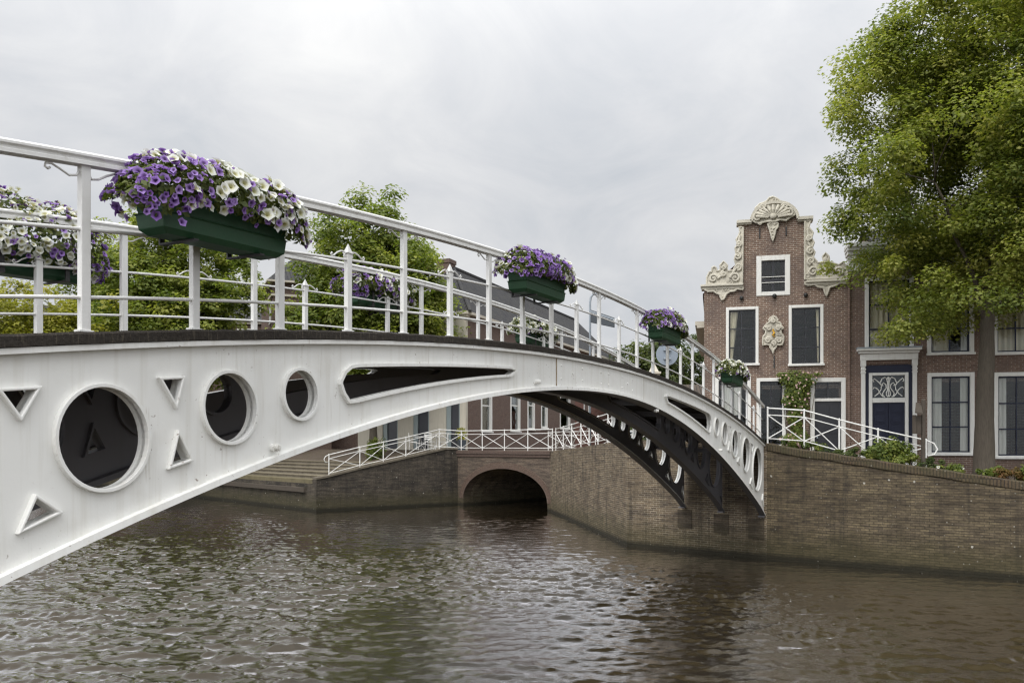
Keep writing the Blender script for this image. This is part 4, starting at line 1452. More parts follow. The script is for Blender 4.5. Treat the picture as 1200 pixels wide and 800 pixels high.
# door
(da0, dz1), (da1, dz0) = fz(949.5, 443), fz(991, 545)
dz0 = 2.42
m = MB()
fwd = 0.14
m.box(da0, da0 + fwd, -0.03, .15, dz0, dz1); m.box(da1 - fwd, da1, -.03, .15, dz0, dz1); m.box(da0 + fwd, da1 - fwd, -.03, .15, dz1 - fwd, dz1)
ztr = fz(970, 470)[1]
m.box(da0 + fwd, da1 - fwd, -.02, .14, ztr, ztr + 0.1)
gd = m.build('door', FRAMEW, gh, bevel=0.01)
m = MB()
m.box(da0 + fwd, da1 - fwd, .08, .13, dz0 + .05, ztr)
w_ = da1 - da0 - 2 * fwd
for i in range(2):
    for j, (q0, q1) in enumerate(((0.08, 0.42), (0.5, 0.92))):
        x0 = da0 + fwd + w_ * (0.1 + 0.46 * i); z0 = dz0 + .05 + (ztr - dz0) * q0; z1_ = dz0 + .05 + (ztr - dz0) * q1
        m.box(x0, x0 + w_ * .34, .065, .079, z0, z1_)
m.build('door_leaf', BLACKP, gd, bevel=0.008)
m = MB(); m.sphere((da0 + fwd + 0.09, 0.03, dz0 + 1.05), 0.032); m.tube([(da0 + fwd + .09, .03, dz0 + 1.05), (da0 + fwd + .09, .08, dz0 + 1.05)], .012, 6)
m.build('handle', STEEL, gd, smooth=True)
m = MB(); m.box(da0 + fwd, da1 - fwd, .095, .101, ztr + .1, dz1 - fwd); m.build('pane', GLASS, gd)
m = MB(); xx = (da0 + da1) / 2
m.box(xx - .02, xx + .02, .06, .092, ztr + .1, dz1 - fwd)
m.build('glazing_bar', BLACKP, gd)
m = MB(); m.box(da0 - .1, da1 + .1, -0.5, -0.031, 2.2, 2.44); m.build('doorstep', CONC, gh, bevel=.015)
holes.append([(da0 + .01, dz0), (da1 - .01, dz0), (da1 - .01, dz1 - .01), (da0 + .01, dz1 - .01)])
ar = [(cxg + hw * math.cos(t) * 0.72, ztop - 0.02 + 0.58 * math.sin(t)) for t in [math.pi * k / 16 for k in range(17)]]
oln = [(0, 1.9), (aR, 1.9), (aR, zsh), (a1g, zsh), (a1g, ztop)] + ar + [(a0g, ztop), (a0g, zsh), (0, zsh)]
m = MB(); wallplate(m, oln, holes, 0.0, 0.30)
m.build('front_wall', BRICK_GABLE, gh)
m = MB(); body_box(m, 0.0, aR, 0.303, 11, 1.9, 8.5); m.box(.26, aR - .26, .31, 10.7, 8.25, 8.45); m.box(.26, aR - .26, .31, 10.7, 5.15, 5.3); m.add([(0.05, 10.9, 8.5), (aR - .05, 10.9, 8.5), (aR / 2, 10.9, 10.5)], [(0, 1, 2)]); m.build('side_wall', BRICK_GABLE, gh)
m = MB(); roof_gable(m, 0.05, aR - 0.05, 0.31, 11, 8.52, 10.55, over=0.1); m.build('roof', TILES_RED, gh)
m = MB(); m.box(cxg + .7, cxg + 1.2, 6, 6.6, 9.5, 10.2); m.build('chimney', BRICK_GABLE, gh)

def relief(mb, poly, n, rmin, rmax, y=-0.12, seed=1, curls=6):
    """carved lumps and curls inside an outline"""
    rd = random.Random(seed)
    xs_ = [p[0] for p in poly]; zs_ = [p[1] for p in poly]
    def inside(x, z):
        c = False; j = len(poly) - 1
        for i in range(len(poly)):
            xi, zi = poly[i]; xj, zj = poly[j]
            if (zi > z) != (zj > z) and x < (xj - xi) * (z - zi) / (zj - zi) + xi: c = not c
            j = i
        return c
    k = 0; tr = 0
    while k < n and tr < n * 40:
        tr += 1
        x, z = rd.uniform(min(xs_), max(xs_)), rd.uniform(min(zs_), max(zs_))
        if not inside(x, z): continue
        r = rd.uniform(rmin, rmax)
        mb.sphere((x, y, z), r, 7, 5, 0, (rd.uniform(.7, 1.5), 0.8, rd.uniform(.7, 1.5)))
        k += 1
    k = 0; tr = 0
    while k < curls and tr < curls * 60:
        tr += 1
        x, z = rd.uniform(min(xs_), max(xs_)), rd.uniform(min(zs_), max(zs_))
        if not inside(x, z): continue
        s_ = rd.choice((-1, 1)); a0 = rd.random() * 6.28; R_ = rd.uniform(rmax * 1.6, rmax * 2.6)
        pts = [(x + R_ * (1 - .75 * t) * math.cos(a0 + s_ * 7.5 * t), y - 0.01, z + R_ * (1 - .75 * t) * math.sin(a0 + s_ * 7.5 * t)) for t in [i / 16 for i in range(17)]]
        mb.tube(pts, [rmax * 0.42 * (1 - .4 * i / 16) for i in range(17)], 6)
        k += 1
def ornament(name, poly, seed, n, th=0.16, y=-0.02, rmin=.018, rmax=.036, curls=7, scrolls=(), fan=None):
    """sandstone carving: a flat ground, a raised moulded edge, scrolls and small beads"""
    m = MB(); wallplate(m, poly, [], y - th / 2, y + th / 2 + .012)
    yf = y - th / 2
    ring = [Vector((p[0], yf - .005, p[1])) for p in poly]
    ring = ring + ring[:2]
    sm = []
    for a, b in zip(ring[:-1], ring[1:]):
        sm += [a, a.lerp(b, .5)]
    m.tube(sm, 0.034, 6)
    relief(m, poly, n, rmin, rmax, yf - .01, seed, curls)
    for (cx_, cz_, R_, sgn, a0, tail) in scrolls:
        pts = []
        for i in range(30):
            t = i / 29
            rr = R_ * (1 - .82 * t)
            pts.append(Vector((cx_ + rr * math.cos(a0 + sgn * 9.0 * t), yf - .03 - .03 * t, cz_ + rr * math.sin(a0 + sgn * 9.0 * t))))
        if tail is not None:
            q0 = Vector((tail[0], yf - .02, tail[1]))
            pts = [q0, q0.lerp(pts[0], .5) + Vector((0, 0, R_ * .25)), pts[0]] + pts[1:]
        m.tube(pts, [.045 - .02 * i / len(pts) for i in range(len(pts))], 7)
        m.sphere((cx_, yf - .05, cz_), R_ * .22, 8, 6)
    if fan:
        cx_, cz_, r0, r1, k = fan
        for i in range(k):
            t = math.pi * (0.06 + 0.88 * i / (k - 1))
            rr = r1 * (0.86 + .14 * math.sin(t))
            m.tube([Vector((cx_ + r0 * math.cos(t), yf - .05, cz_ + r0 * .7 * math.sin(t))), Vector((cx_ + (r0 + rr) / 2 * math.cos(t), yf - .075, cz_ + (r0 + rr) / 2 * .66 * math.sin(t))), Vector((cx_ + rr * math.cos(t), yf - .04, cz_ + rr * .66 * math.sin(t)))], [.03, .05, .055], 7)
        m.sphere((cx_, yf - .06, cz_ + r0 * .35), r0 * .75, 10, 7, 0, (1, .5, .8))
    return m.build(name, SAND, gh, smooth=False, fix=True)
def z7(x, y): return zp(x, y)
def scr(x, y, R_, sgn, a0, tail=None):
    c = zp(x, y); return (c[0], c[1], R_, sgn, a0, zp(*tail) if tail else None)
LW = [(50, 698), (52, 650), (70, 610), (85, 612), (90, 580), (105, 572), (120, 585), (122, 605), (145, 600), (150, 575), (145, 565), (172, 535), (200, 565), (195, 585), (205, 605), (240, 600), (262, 560), (250, 520), (262, 480), (255, 440), (275, 410), (262, 380), (280, 350), (290, 320), (283, 290), (312, 290), (306, 698)]
RWg = [(757, 664), (758, 242), (795, 245), (785, 290), (815, 330), (803, 370), (822, 400), (808, 440), (828, 470), (816, 505), (850, 545), (890, 540), (884, 500), (905, 475), (928, 500), (932, 540), (1000, 560), (1030, 538), (1060, 580), (1064, 652)]
ornament('scroll_wing', poly7(LW), 3, 14, curls=2, scrolls=[scr(98, 660, .15, 1, 0, (170, 640)), scr(255, 655, .17, -1, 3.1, (285, 560)), scr(275, 575, .12, 1, 4.5), scr(272, 500, .12, -1, 1.5, (290, 440)), scr(280, 410, .10, 1, 4.5, (290, 350)), scr(172, 625, .10, 1, 1.5), scr(172, 580, .08, -1, 1.5)])
ornament('scroll_wing', poly7(RWg), 4, 14, curls=2, scrolls=[scr(1005, 610, .15, -1, 3.1, (930, 600)), scr(815, 610, .17, 1, 0, (785, 520)), scr(800, 535, .12, -1, 4.5), scr(795, 460, .12, 1, 1.5, (775, 400)), scr(790, 370, .10, -1, 4.5, (775, 310)), scr(915, 585, .10, -1, 1.5), scr(908, 530, .08, 1, 1.5)])
ornament('valance', poly7([(35, 722), (315, 717), (310, 737), (270, 732), (250, 747), (215, 752), (190, 772), (175, 802), (160, 812), (150, 792), (145, 772), (120, 762), (100, 747), (60, 750), (35, 737)]), 5, 10, 0.10, curls=3)
ornament('valance', poly7([(752, 684), (1066, 664), (1066, 690), (1010, 690), (975, 708), (935, 722), (925, 750), (912, 785), (900, 755), (893, 726), (850, 716), (830, 700), (780, 706), (760, 700)]), 6, 10, 0.10, curls=3)
ornament('pediment_carving', poly7([(375, 225), (400, 190), (400, 155), (430, 125), (460, 115), (485, 100), (500, 80), (525, 72), (555, 85), (580, 105), (610, 110), (640, 120), (655, 150), (680, 175), (685, 200), (650, 220), (620, 243), (580, 236), (540, 249), (480, 250), (430, 263), (400, 255), (375, 240)]), 7, 40, 0.18, curls=4, fan=(zp(528, 225)[0], zp(528, 225)[1], .16, .66, 11), scrolls=[scr(415, 220, .17, 1, 0), scr(640, 190, .17, -1, 3.1), scr(450, 150, .1, 1, 0), scr(612, 140, .1, -1, 3.1)])
ornament('carved_drop', poly7([(490, 268), (520, 254), (565, 262), (560, 290), (545, 310), (540, 340), (525, 388), (515, 350), (505, 310)]), 8, 20, 0.12, curls=2)
# coat of arms between the windows
def z12(x, y): return fz(880 + x / 10.0, 340 + y / 10.0)
arms = [z12(*p) for p in [(262, 310), (290, 322), (312, 350), (300, 372), (345, 390), (352, 420), (378, 445), (345, 470), (352, 510), (380, 545), (378, 600), (362, 640), (330, 635), (290, 648), (292, 668), (262, 705), (258, 742), (250, 705), (222, 672), (226, 650), (190, 635), (140, 646), (138, 600), (142, 548), (170, 515), (175, 478), (142, 452), (165, 420), (190, 395), (220, 372), (208, 350), (232, 322)]]
arm_o = ornament('coat_of_arms', arms, 9, 16, 0.12, curls=3, scrolls=[z12(200, 590) + (.10, 1, 0, None), z12(322, 590) + (.10, -1, 3.1, None), z12(205, 450) + (.09, -1, 3.0, None), z12(318, 450) + (.09, 1, 0, None), z12(262, 360) + (.08, 1, 1.5, None), z12(262, 620) + (.08, 1, 4.5, None)])
gm = G('gold_leaf'); GOLD = gm.principled((0.62, 0.36, 0.06), 0.35, None, 0.5, Metallic=0.7)
m = MB()
ctr = z12(262, 515)
pts = [(ctr[0] + dx, -0.135, ctr[1] + dz) for dx, dz in ((.02, .14), (-.03, .10), (.03, .06), (.015, 0), (-.035, -.04), (.03, -.08), (0, -.13))]
m.tube(pts, [.012, .03, .035, .045, .03, .025, .012], 7); m.sphere((ctr[0] - .01, -.14, ctr[1] + .13), .035)
m.build('gilded_lion', GOLD, arm_o, smooth=True)
# cornices
m = MB()
def cornice(mb, a, b, z, d=0.2, h=0.12):
    mb.box(a, b, -d, 0.30, z, z + h * 0.45); mb.box(a + .03, b - .03, -d * 0.62, 0.29, z - h * 0.55, z - 0.002)
m = MB(); cornice(m, -0.12, a0g - 0.002 + .0, 8.72, 0.17, 0.16); m.build('shoulder_cornice', SAND, gh, bevel=0.012)
m = MB(); cornice(m, a1g + .002, aR, 8.72, 0.17, 0.16); m.build('shoulder_cornice', SAND, gh, bevel=0.012)
path = [(a0g - .22, ztop + .02), (cxg - hw * .74, ztop + .02)] + [(cxg - hw * 0.74 * math.cos(t), ztop + .02 + .60 * math.sin(t)) for t in [math.pi * k / 20 for k in range(1, 20)]] + [(cxg + hw * .74, ztop + .02), (a1g + .22, ztop + .02)]
m = MB()
for (x0, z0), (x1, z1) in zip(path[:-1], path[1:]):
    m.beam((x0, 0.08, z0 + .03), (x1, 0.08, z1 + .03), 0.5, 0.10)
    m.beam((x0, 0.08, z0 - .045), (x1, 0.08, z1 - .045), 0.36, 0.05)
m.build('arched_cornice', SAND, gh)
for px, py in ((869, 349.5), (907.5, 347), (944, 345.8)):
    a, z = fz(px, py); m = MB(); m.sphere((a, -.06, z), .075, 10, 7); m.build('wall_anchor', IRON, gh, smooth=True)
for px, py0, py1 in ((890.2, 268, 279), (921.2, 266, 276), (907.2, 417, 431)):
    a, z1 = fz(px, py0); z0 = fz(px, py1)[1]; m = MB(); m.box(a - .022, a + .022, -.035, 0.005, z0, z1); m.build('wall_anchor', IRON, gh)
# left gutter stub
m = MB(); a, z = fz(822, 377); m.box(-0.32, -0.003, .5, 10.5, z - .05, z + .09); m.box(-.26, -.003, .5, 10.5, z - .14, z - .052); m.build('gutter', CREAM, gh)
# attic guard bars
m = MB()
for py in (325, 331.5):
    (a, z), (b, z2) = fz(889, py), fz(923.5, py)
    m.tube([(a, .02, z), (b, .02, z)], .014, 6)
m.build('guard_bar', FRAMEW, gh, fix=False)

# climbing rose
rose = empty('climbing_rose', F0 + fe * fz(931, 500)[0] - fn * 0.12, FZ, 'climbing rose with pale pink blossoms on the gable house wall between window and door', 'climbing plant')
rose.location.z = 2.4
random.seed(21); rng = np.random.default_rng(21)
def fl(px, py): 
    a, z = fz(px, py); return Vector((a - fz(931, 500)[0], 0, z - 2.4))
m = MB()
C, Nn, S, T, FP, FN = [], [], [], [], [], []
lobes = [(931, 446, 19, 12), (920, 444, 9, 7), (945, 447, 11, 8), (934, 460, 15, 12), (926, 470, 11, 10), (938, 476, 10, 11), (930, 488, 9, 10), (933, 500, 8, 9), (937, 512, 11, 9), (925, 514, 8, 6), (957, 439, 6, 2), (915, 440, 6, 3)]
for (px, py, rx, rz) in lobes:
    c = fl(px, py); k = int(rx * rz * 3.2); rxm, rzm = rx * .029, rz * .029
    d = rng.normal(size=(k, 3)); d /= np.linalg.norm(d, axis=1)[:, None]
    rad = rng.random(k) ** 0.4
    pos = d * rad[:, None] * np.array([rxm, 0.2, rzm]) + np.array([c.x, -0.14, c.z])
    pos[:, 1] = np.minimum(pos[:, 1], 0.08)
    C.append(pos); Nn.append(d + np.array([0, -.6, .5]) + rng.normal(size=(k, 3)) * .4); S.append(.085 * rng.uniform(.6, 1.2, k)); T.append(np.clip(rng.normal(.4, .2, k), 0, 1))
    for q in range(max(1, int(rx * rz / 20))):
        a_ = random.random() * 6.28; r_ = math.sqrt(random.random())
        FP.append((c.x + rxm * r_ * math.cos(a_), -0.34 - random.random() * .05, c.z + rzm * r_ * math.sin(a_))); FN.append((random.gauss(0, .4), -1, random.gauss(.2, .4)))
    m.tube([(c.x * .3, -.03, -0.1), (c.x * .7, -.05, c.z * .5), (c.x, -.08, c.z)], [.02, .015, .006], 5)
m.build('stem', BARK, rose, fix=False)
leaf_mesh('foliage', np.concatenate(C), np.concatenate(Nn), np.concatenate(S), np.concatenate(T), LEAF_B, rose)
flower_mesh('blossom', FP, FN, [random.uniform(.045, .08) for _ in FP], PET_K, rose, 8)

# ---------------------------------------------------------------- right house
rh_o = F0 + fe * (aR + 0.004)
rh = empty('town_house', rh_o, FZ, 'dark brick town house with navy front door and tall curtained windows behind the big tree', 'house')
def rz_(px, py):
    a, z = fz(px, py); return a - aR - 0.004, z
RWID = rz_(1345, 400)[0]
holes = []
def rwin(px0, py0, px1, py1, **k):
    (a, z1), (b, z0) = rz_(px0, py0), rz_(px1, py1)
    h = window(rh, a, z0, b, z1, **k); holes.append(h)
rwin(1013.3, 325, 1071, 416, fw=0.13, cols=(0.5,), rows=(0.33, 0.67), sash=NAVY, curtain='full')
rwin(1086.3, 325, 1141.5, 415.3, fw=0.13, cols=(0.5,), rows=(0.33, 0.67), sash=NAVY, curtain='cream_sides')
rwin(1163.6, 324, 1219, 415, fw=0.13, cols=(0.5,), rows=(0.33, 0.67), sash=NAVY, curtain='full')
rwin(1086.6, 436.8, 1142, 533.5, fw=0.13, cols=(0.5,), rows=(0.335, 0.66), sash=NAVY, curtain='net_sides')
rwin(1164.5, 436.4, 1220, 537.5, fw=0.13, cols=(0.5,), rows=(0.335, 0.66), sash=NAVY, curtain='net_left')
rwin(1250, 436, 1312, 538, fw=0.13, cols=(0.5,), rows=(0.335, 0.66), sash=NAVY, curtain='net_sides')
rwin(1250, 324, 1312, 415, fw=0.13, cols=(0.5,), rows=(0.33, 0.67), sash=NAVY, curtain='full')
# door case
(pa0, pz1), (pa1, _) = rz_(1008.8, 422), rz_(1074, 540)
pz0 = 2.30
dcase = MB()
dcase.box(pa0, pa0 + .13, -.10, .06, pz0, pz1 - .02); dcase.box(pa1 - .13, pa1, -.10, .06, pz0, pz1 - .02)
for x in (pa0, pa1 - .13):
    for dz_ in (0.32, 0.42): dcase.box(x - .015, x + .145, -.125, .0, pz1 - dz_ - .03, pz1 - dz_ + .03)
    dcase.box(x - .02, x + .15, -.13, .0, pz1 - .22, pz1 - .02)
dcase.box(pa0 - .03, pa1 + .03, -.13, .07, pz1 - .018, pz1 + .20)
(ca0, cz1), (ca1, _) = rz_(1003.5, 416.5), rz_(1078, 416.5)
dcase.box(ca0 + .05, ca1 - .05, -.22, .07, pz1 + .202, pz1 + .28)
dcase.box(ca0, ca1, -.32, .07, pz1 + .282, pz1 + .36)
dcs = dcase.build('door_case', FRAMEW, rh, bevel=.012)
m = MB(); m.box(ca0 - .01, ca1 + .01, -.34, .06, pz1 + .363, pz1 + .40); m.build('lead_cover', STEEL, dcs)
m = MB(); (qa0, qz1), (qa1, _) = rz_(1013.4, 432), rz_(1069, 432)
(fa0, fz1_), (fa1, _) = rz_(1018, 436.8), rz_(1064.6, 440)
m.box(pa0 + .132, fa0, .0, .10, pz0, qz1 + .15); m.box(fa1, pa1 - .132, .0, .10, pz0, qz1 + .15); m.box(fa0, fa1, .0, .10, fz1_, qz1 + .15)
m.build('dark_surround', NAVY, dcs)
(ia0, iz1), (ia1, _) = rz_(1022.2, 440), rz_(1060.6, 440)
(_, tz1), (_, tz0) = rz_(1040, 466), rz_(1040, 471.5)
m = MB()
m.box(fa0 + .002, ia0, -.03, .10, pz0, fz1_ - .002); m.box(ia1, fa1 - .002, -.03, .10, pz0, fz1_ - .002); m.box(ia0, ia1, -.03, .10, iz1, fz1_ - .002); m.box(ia0, ia1, -.03, .10, tz0, tz1)
dr = m.build('door', FRAMEW, rh, bevel=.01)
m = MB()
mid = (ia0 + ia1) / 2
for x0, x1 in ((ia0, mid - .006), (mid + .006, ia1)):
    m.box(x0, x1, .05, .10, pz0, tz0)
    wv = x1 - x0
    for q0, q1 in ((.04, .36), (.40, .66), (.70, .80), (.845, .95)):
        za, zb2 = pz0 + (tz0 - pz0) * q0, pz0 + (tz0 - pz0) * q1
        m.box(x0 + wv * .16, x1 - wv * .16, .030, .049, za, zb2)
        m.box(x0 + wv * .26, x1 - wv * .26, .015, .0295, za + (zb2 - za) * .22, zb2 - (zb2 - za) * .22)
m.build('door_leaf', NAVY, dr, bevel=.006)
m = MB(); m.sphere((mid + .08, .0, pz0 + 1.05), .035); m.tube([(mid + .08, .0, pz0 + 1.05), (mid + .08, .06, pz0 + 1.05)], .012, 6); m.build('handle', GOLD, dr, smooth=True)
m = MB(); m.box(ia0, ia1, .085, .091, tz1, iz1); m.build('pane', GLASS, dr)
m = MB(); m.box(ia0, ia1, .30, .31, tz1 - .1, iz1 + .1); m.build('transom_backing', NAVY, dr)
# white scroll grille in the transom
m = MB()
cxm, czm = mid, (tz1 + iz1) / 2
gw, ghh = (ia1 - ia0) / 2, (iz1 - tz1) / 2
def G2(l, r=.018):
    for sg in (-1, 1):
        m.tube([(cxm + sg * gw * x, .045, czm + ghh * z) for x, z in l], r, 6)
G2([(.02, -.9), (.12, -.75), (.12, -.5), (.05, -.3), (.03, 0), (.05, .4), (.1, .65), (.02, .85)])
G2([(.85, -.85), (.62, -.6), (.45, -.25), (.42, .1), (.55, .35), (.7, .55), (.88, .75), (.95, .6), (.88, .45)])
G2([(.3, -.9), (.36, -.6), (.25, -.35), (.12, -.1), (.15, .2), (.3, .35), (.4, .2), (.33, .08)])
G2([(.95, -.2), (.88, -.05), (.75, -.1), (.6, -.3), (.5, -.6), (.35, -.85), (.2, -.9)])
G2([(.5, .35), (.4, .7), (.2, .85), (.12, .7)])
m.tube([(cxm, .045, czm - ghh * .9), (cxm, .045, czm + ghh * .9)], .016, 6)
m.build('scroll_grille', FRAMEW, dr, fix=False)
m = MB(); m.box(pa0 - .15, pa1 + .15, -.65, -.131, 2.18, 2.32); m.build('doorstep', CONC, rh, bevel=.015)
holes.append([(fa0 - .12, pz0 + .0), (fa1 + .12, pz0 + .0), (fa1 + .12, qz1 + .10), (fa0 - .12, qz1 + .10)])
zc = 9.05
m = MB(); wallplate(m, [(0, 1.9), (RWID, 1.9), (RWID, zc), (0, zc)], holes, 0, .3); m.build('front_wall', BRICK_RIGHT, rh)
m = MB(); body_box(m, 0, RWID, .303, 10, 1.9, zc); m.box(.26, RWID - .26, .31, 9.7, zc - .2, zc - .02); m.box(.26, RWID - .26, .31, 9.7, 5.3, 5.45); m.add([(1.25, .35, zc + .6), (1.25, 9.9, zc + .6), (1.25, 5.1, zc + 2.3)], [(0, 1, 2)]); m.build('side_wall', BRICK_RIGHT, rh)
m = MB()
m.box(-.02, RWID + .02, -.06, .3, zc + .003, zc + .50); m.box(-.06, RWID + .06, -.30, .3, zc + .503, zc + .62); m.box(-.08, RWID + .08, -.42, .3, zc + .623, zc + .72); m.box(-.1, RWID + .1, -.50, .3, zc + .723, zc + .86)
for k in range(int(RWID / .45)):
    m.box(.1 + k * .45, .22 + k * .45, -.26, -.062, zc + .33, zc + .50)
m.build('cornice', FRAMEW, rh, bevel=.012)
m = MB(); roof_gable(m, 1.2, RWID, .3, 10, zc + .6, zc + 2.4, axis='x', over=0.05); m.build('roof', TILES, rh)
m = MB(); m.tube([(0.02, -.06, 2.3), (0.02, -.06, zc)], .045, 8); m.build('downpipe', BRICK_RIGHT, rh, fix=False)

# ================================================================== FLOWER BOXES ON THE PARAPETS
def flower_box(s, w, ds, dz, out_, label, purple, whites, seed, n_fl, tilt_k=0.3, hang=0.6, drop=0.9, tall=1.0):
    """trough hung outside the rail at bridge position s; purple(x) gives the share of purple blossoms along the box (x from -1 to 1)"""
    global rng
    random.seed(seed); rng = np.random.default_rng(seed)
    slope = -2 * 1.72 * s / 14.63 ** 2
    root = empty('flower_box', (0, 0, 0), 0, label, 'flower box', 'green flower boxes hung on the bridge railings')
    zbase = zt(s) + dz + 0.555
    M = BM @ Matrix.Translation((s + ds, w + out_ * 0.19, zbase)) @ Matrix.Rotation(-math.atan(slope * tilt_k), 4, 'Y')
    if out_ > 0:
        M = M @ Matrix.Rotation(math.pi, 4, 'Z')
    root.matrix_world = M
    # local: x along, -y outwards (away from the deck), z up
    m = MB()
    lv = [(0.50, 0.085, 0.0), (0.545, 0.118, 0.035), (0.56, 0.125, 0.125), (0.575, 0.135, 0.13), (0.545, 0.118, 0.136), (0.565, 0.13, 0.255), (0.58, 0.142, 0.257), (0.58, 0.142, 0.275), (0.55, 0.115, 0.275), (0.53, 0.10, 0.22)]
    vs_, fs_ = [], []
    for a, b, z in lv:
        vs_ += [(-a, -b, z), (a, -b, z), (a, b, z), (-a, b, z)]
    for i in range(len(lv) - 1):
        for k in range(4): fs_.append((4 * i + k, 4 * i + (k + 1) % 4, 4 * i + 4 + (k + 1) % 4, 4 * i + 4 + k))
    fs_.append((3, 2, 1, 0)); q = 4 * (len(lv) - 1); fs_.append((q, q + 1, q + 2, q + 3))
    m.add(vs_, fs_)
    m.build('trough', GREENBOX, root, bevel=0.006)
    for x in (-.3, .3):
        m = MB(); m.box(x - .02, x + .02, -.13, .20, -.014, -.002); m.box(x - .02, x + .02, .185, .20, -.002, .30)
        m.build('bracket', IRON, root)
    # mound of foliage: half ellipsoid that spills over front and ends
    n = 2600
    C, Nn, S, T = [], [], [], []
    def surf(u, v, k=1.0):
        """u along -1..1, v angle from front-bottom (0) over the top to the back (pi)"""
        lump = 1 + 0.20 * mnoise.noise(Vector((u * 3.1 + seed, v * 1.6, seed * 2.7)))
        endf = math.sqrt(max(0.0, 1 - abs(u) ** 3.2))
        ry, rz = 0.31 * lump * (0.35 + .65 * endf), 0.275 * lump * endf * tall
        x = u * 0.77 * (1 + .05 * mnoise.noise(Vector((u * 4, v * 2, seed))))
        a = -0.62 + v * 1.2
        y = -ry * math.cos(a) * k; z = 0.275 + rz * math.sin(a) * k * (1.0 if math.sin(a) > 0 else (drop * (1.0 + 0.5 * (u < -.55 and hang > .8))) * 0.62 * (0.55 + 0.45 * (abs(u) > .62) + .5 * hang * max(0, mnoise.noise(Vector((u * 5, 0, seed))))))
        if abs(u) > 0.72: z -= (abs(u) - .72) * 0.35
        nn = Vector((u ** 3 * 1.0, -math.cos(a), math.sin(a) * 1.1 + .15))
        return Vector((x, y, z)), nn
    for i in range(n):
        u = random.uniform(-1, 1); v = random.uniform(0, 3.95 if out_ > 0 else 3.0); k = random.uniform(.45, 1.0) ** .6
        p, nn = surf(u, v, k)
        C.append(p); Nn.append(nn + Vector((random.gauss(0, .5), random.gauss(0, .5), random.gauss(.2, .5)))); S.append(random.uniform(.028, .062)); T.append(min(1, max(0, random.gauss(.45, .22))))
    leaf_mesh('foliage', np.array([tuple(c) for c in C]), np.array([tuple(c) for c in Nn]), np.array(S), np.array(T), LEAF_F, root, aspect=.7)
    WP, WN, PP, PN = [], [], [], []
    tries = 0
    while len(WP) + len(PP) < n_fl and tries < n_fl * 12:
        tries += 1
        u = random.uniform(-1, 1); v = random.uniform(0, 3.95 if out_ > 0 else 3.4)
        pu = purple(u, v); wh = whites(u, v)
        r_ = random.random()
        if r_ > pu + wh: continue
        p, nn = surf(u, v, random.uniform(1.0, 1.1))
        nn = nn.normalized() + Vector((random.gauss(0, .35), random.gauss(-.15, .35), random.gauss(.05, .3)))
        lst, nl_ = (PP, PN) if r_ < pu else (WP, WN)
        if any((p - q).length < 0.030 for q in lst[-60:]): continue
        lst.append(p); nl_.append(nn)
    if WP: flower_mesh('white_blossom', WP, WN, [random.uniform(.05, .098) for _ in WP], PET_W, root)
    if PP: flower_mesh('purple_blossom', PP, PN, [random.uniform(.036, .072) for _ in PP], PET_P, root)
    return root
sg_ = lambda x: 1 / (1 + math.exp(-x))
NS = [-7.90, -2.77, 2.43, 7.64]
# near side, outward is -w.  u<0 is the end nearer the camera
flower_box(NS[0], 0.0, 0, 0, -1, 'green flower box nearest the camera, purple petunias left and white right',
           lambda u, v: 0.95 * sg_(-(u + .60) * 10) + (0.22 if v < 1.7 else .05), lambda u, v: 0.62 * sg_((u + .5) * 9) * (1.0 if v > 1.0 else .7) + (0.3 if v > 1.6 and u > -.65 else 0), 3, 640, hang=1.0, drop=1.75)
flower_box(NS[1], 0.0, 0, 0, -1, 'green flower box of mostly purple petunias in the middle of the near railing',
           lambda u, v: 0.85 * sg_(-(u - .35) * 6) * (1 if v < 1.9 else .35) + .22, lambda u, v: 0.16 + .4 * sg_((u - .45) * 8) + (.3 if v > 1.8 else 0), 8, 420, drop=1.1)
flower_box(NS[2], 0.0, 0, 0, -1, 'green flower box of purple and pale petunias just above the round sign',
           lambda u, v: 0.75 * sg_(-(u + .1) * 6) + .2, lambda u, v: 0.12 + .45 * sg_((u - .1) * 6), 12, 320)
flower_box(NS[3], 0.0, 0, 0, -1, 'green flower box heaped with white petunias near the right end of the near railing',
           lambda u, v: 0.08 + .5 * sg_((u - .35) * 7) * (v < 1.3), lambda u, v: 0.8 if v > .75 else .3, 17, 360)
FS = [-7.98, -2.77, 2.43, 7.64]
flower_box(FS[0], WF, SK, RAISE, 1, 'green flower box of white petunias with purple end, cut by the left edge',
           lambda u, v: 0.85 * sg_(-(u + .7) * 9) + .16, lambda u, v: 0.42 if v > .8 else .3, 23, 560, drop=1.3, tall=1.65)
flower_box(FS[1], WF, SK, RAISE, 1, 'green flower box of purple and white petunias on the far railing before the trees',
           lambda u, v: 0.65 * sg_((u - .05) * 6) + .12, lambda u, v: 0.4 * sg_(-(u - .1) * 6) + .12, 27, 340, drop=1.5)
flower_box(FS[2], WF, SK, RAISE, 1, 'green flower box of white petunias on the far railing before the long dark roof',
           lambda u, v: 0.05, lambda u, v: 0.65 if v > .8 else .35, 31, 300)
flower_box(FS[3], WF, SK, RAISE, 1, 'green flower box low behind the bridge crown, only its flower tops showing',
           lambda u, v: 0.35, lambda u, v: 0.4, 35, 170)

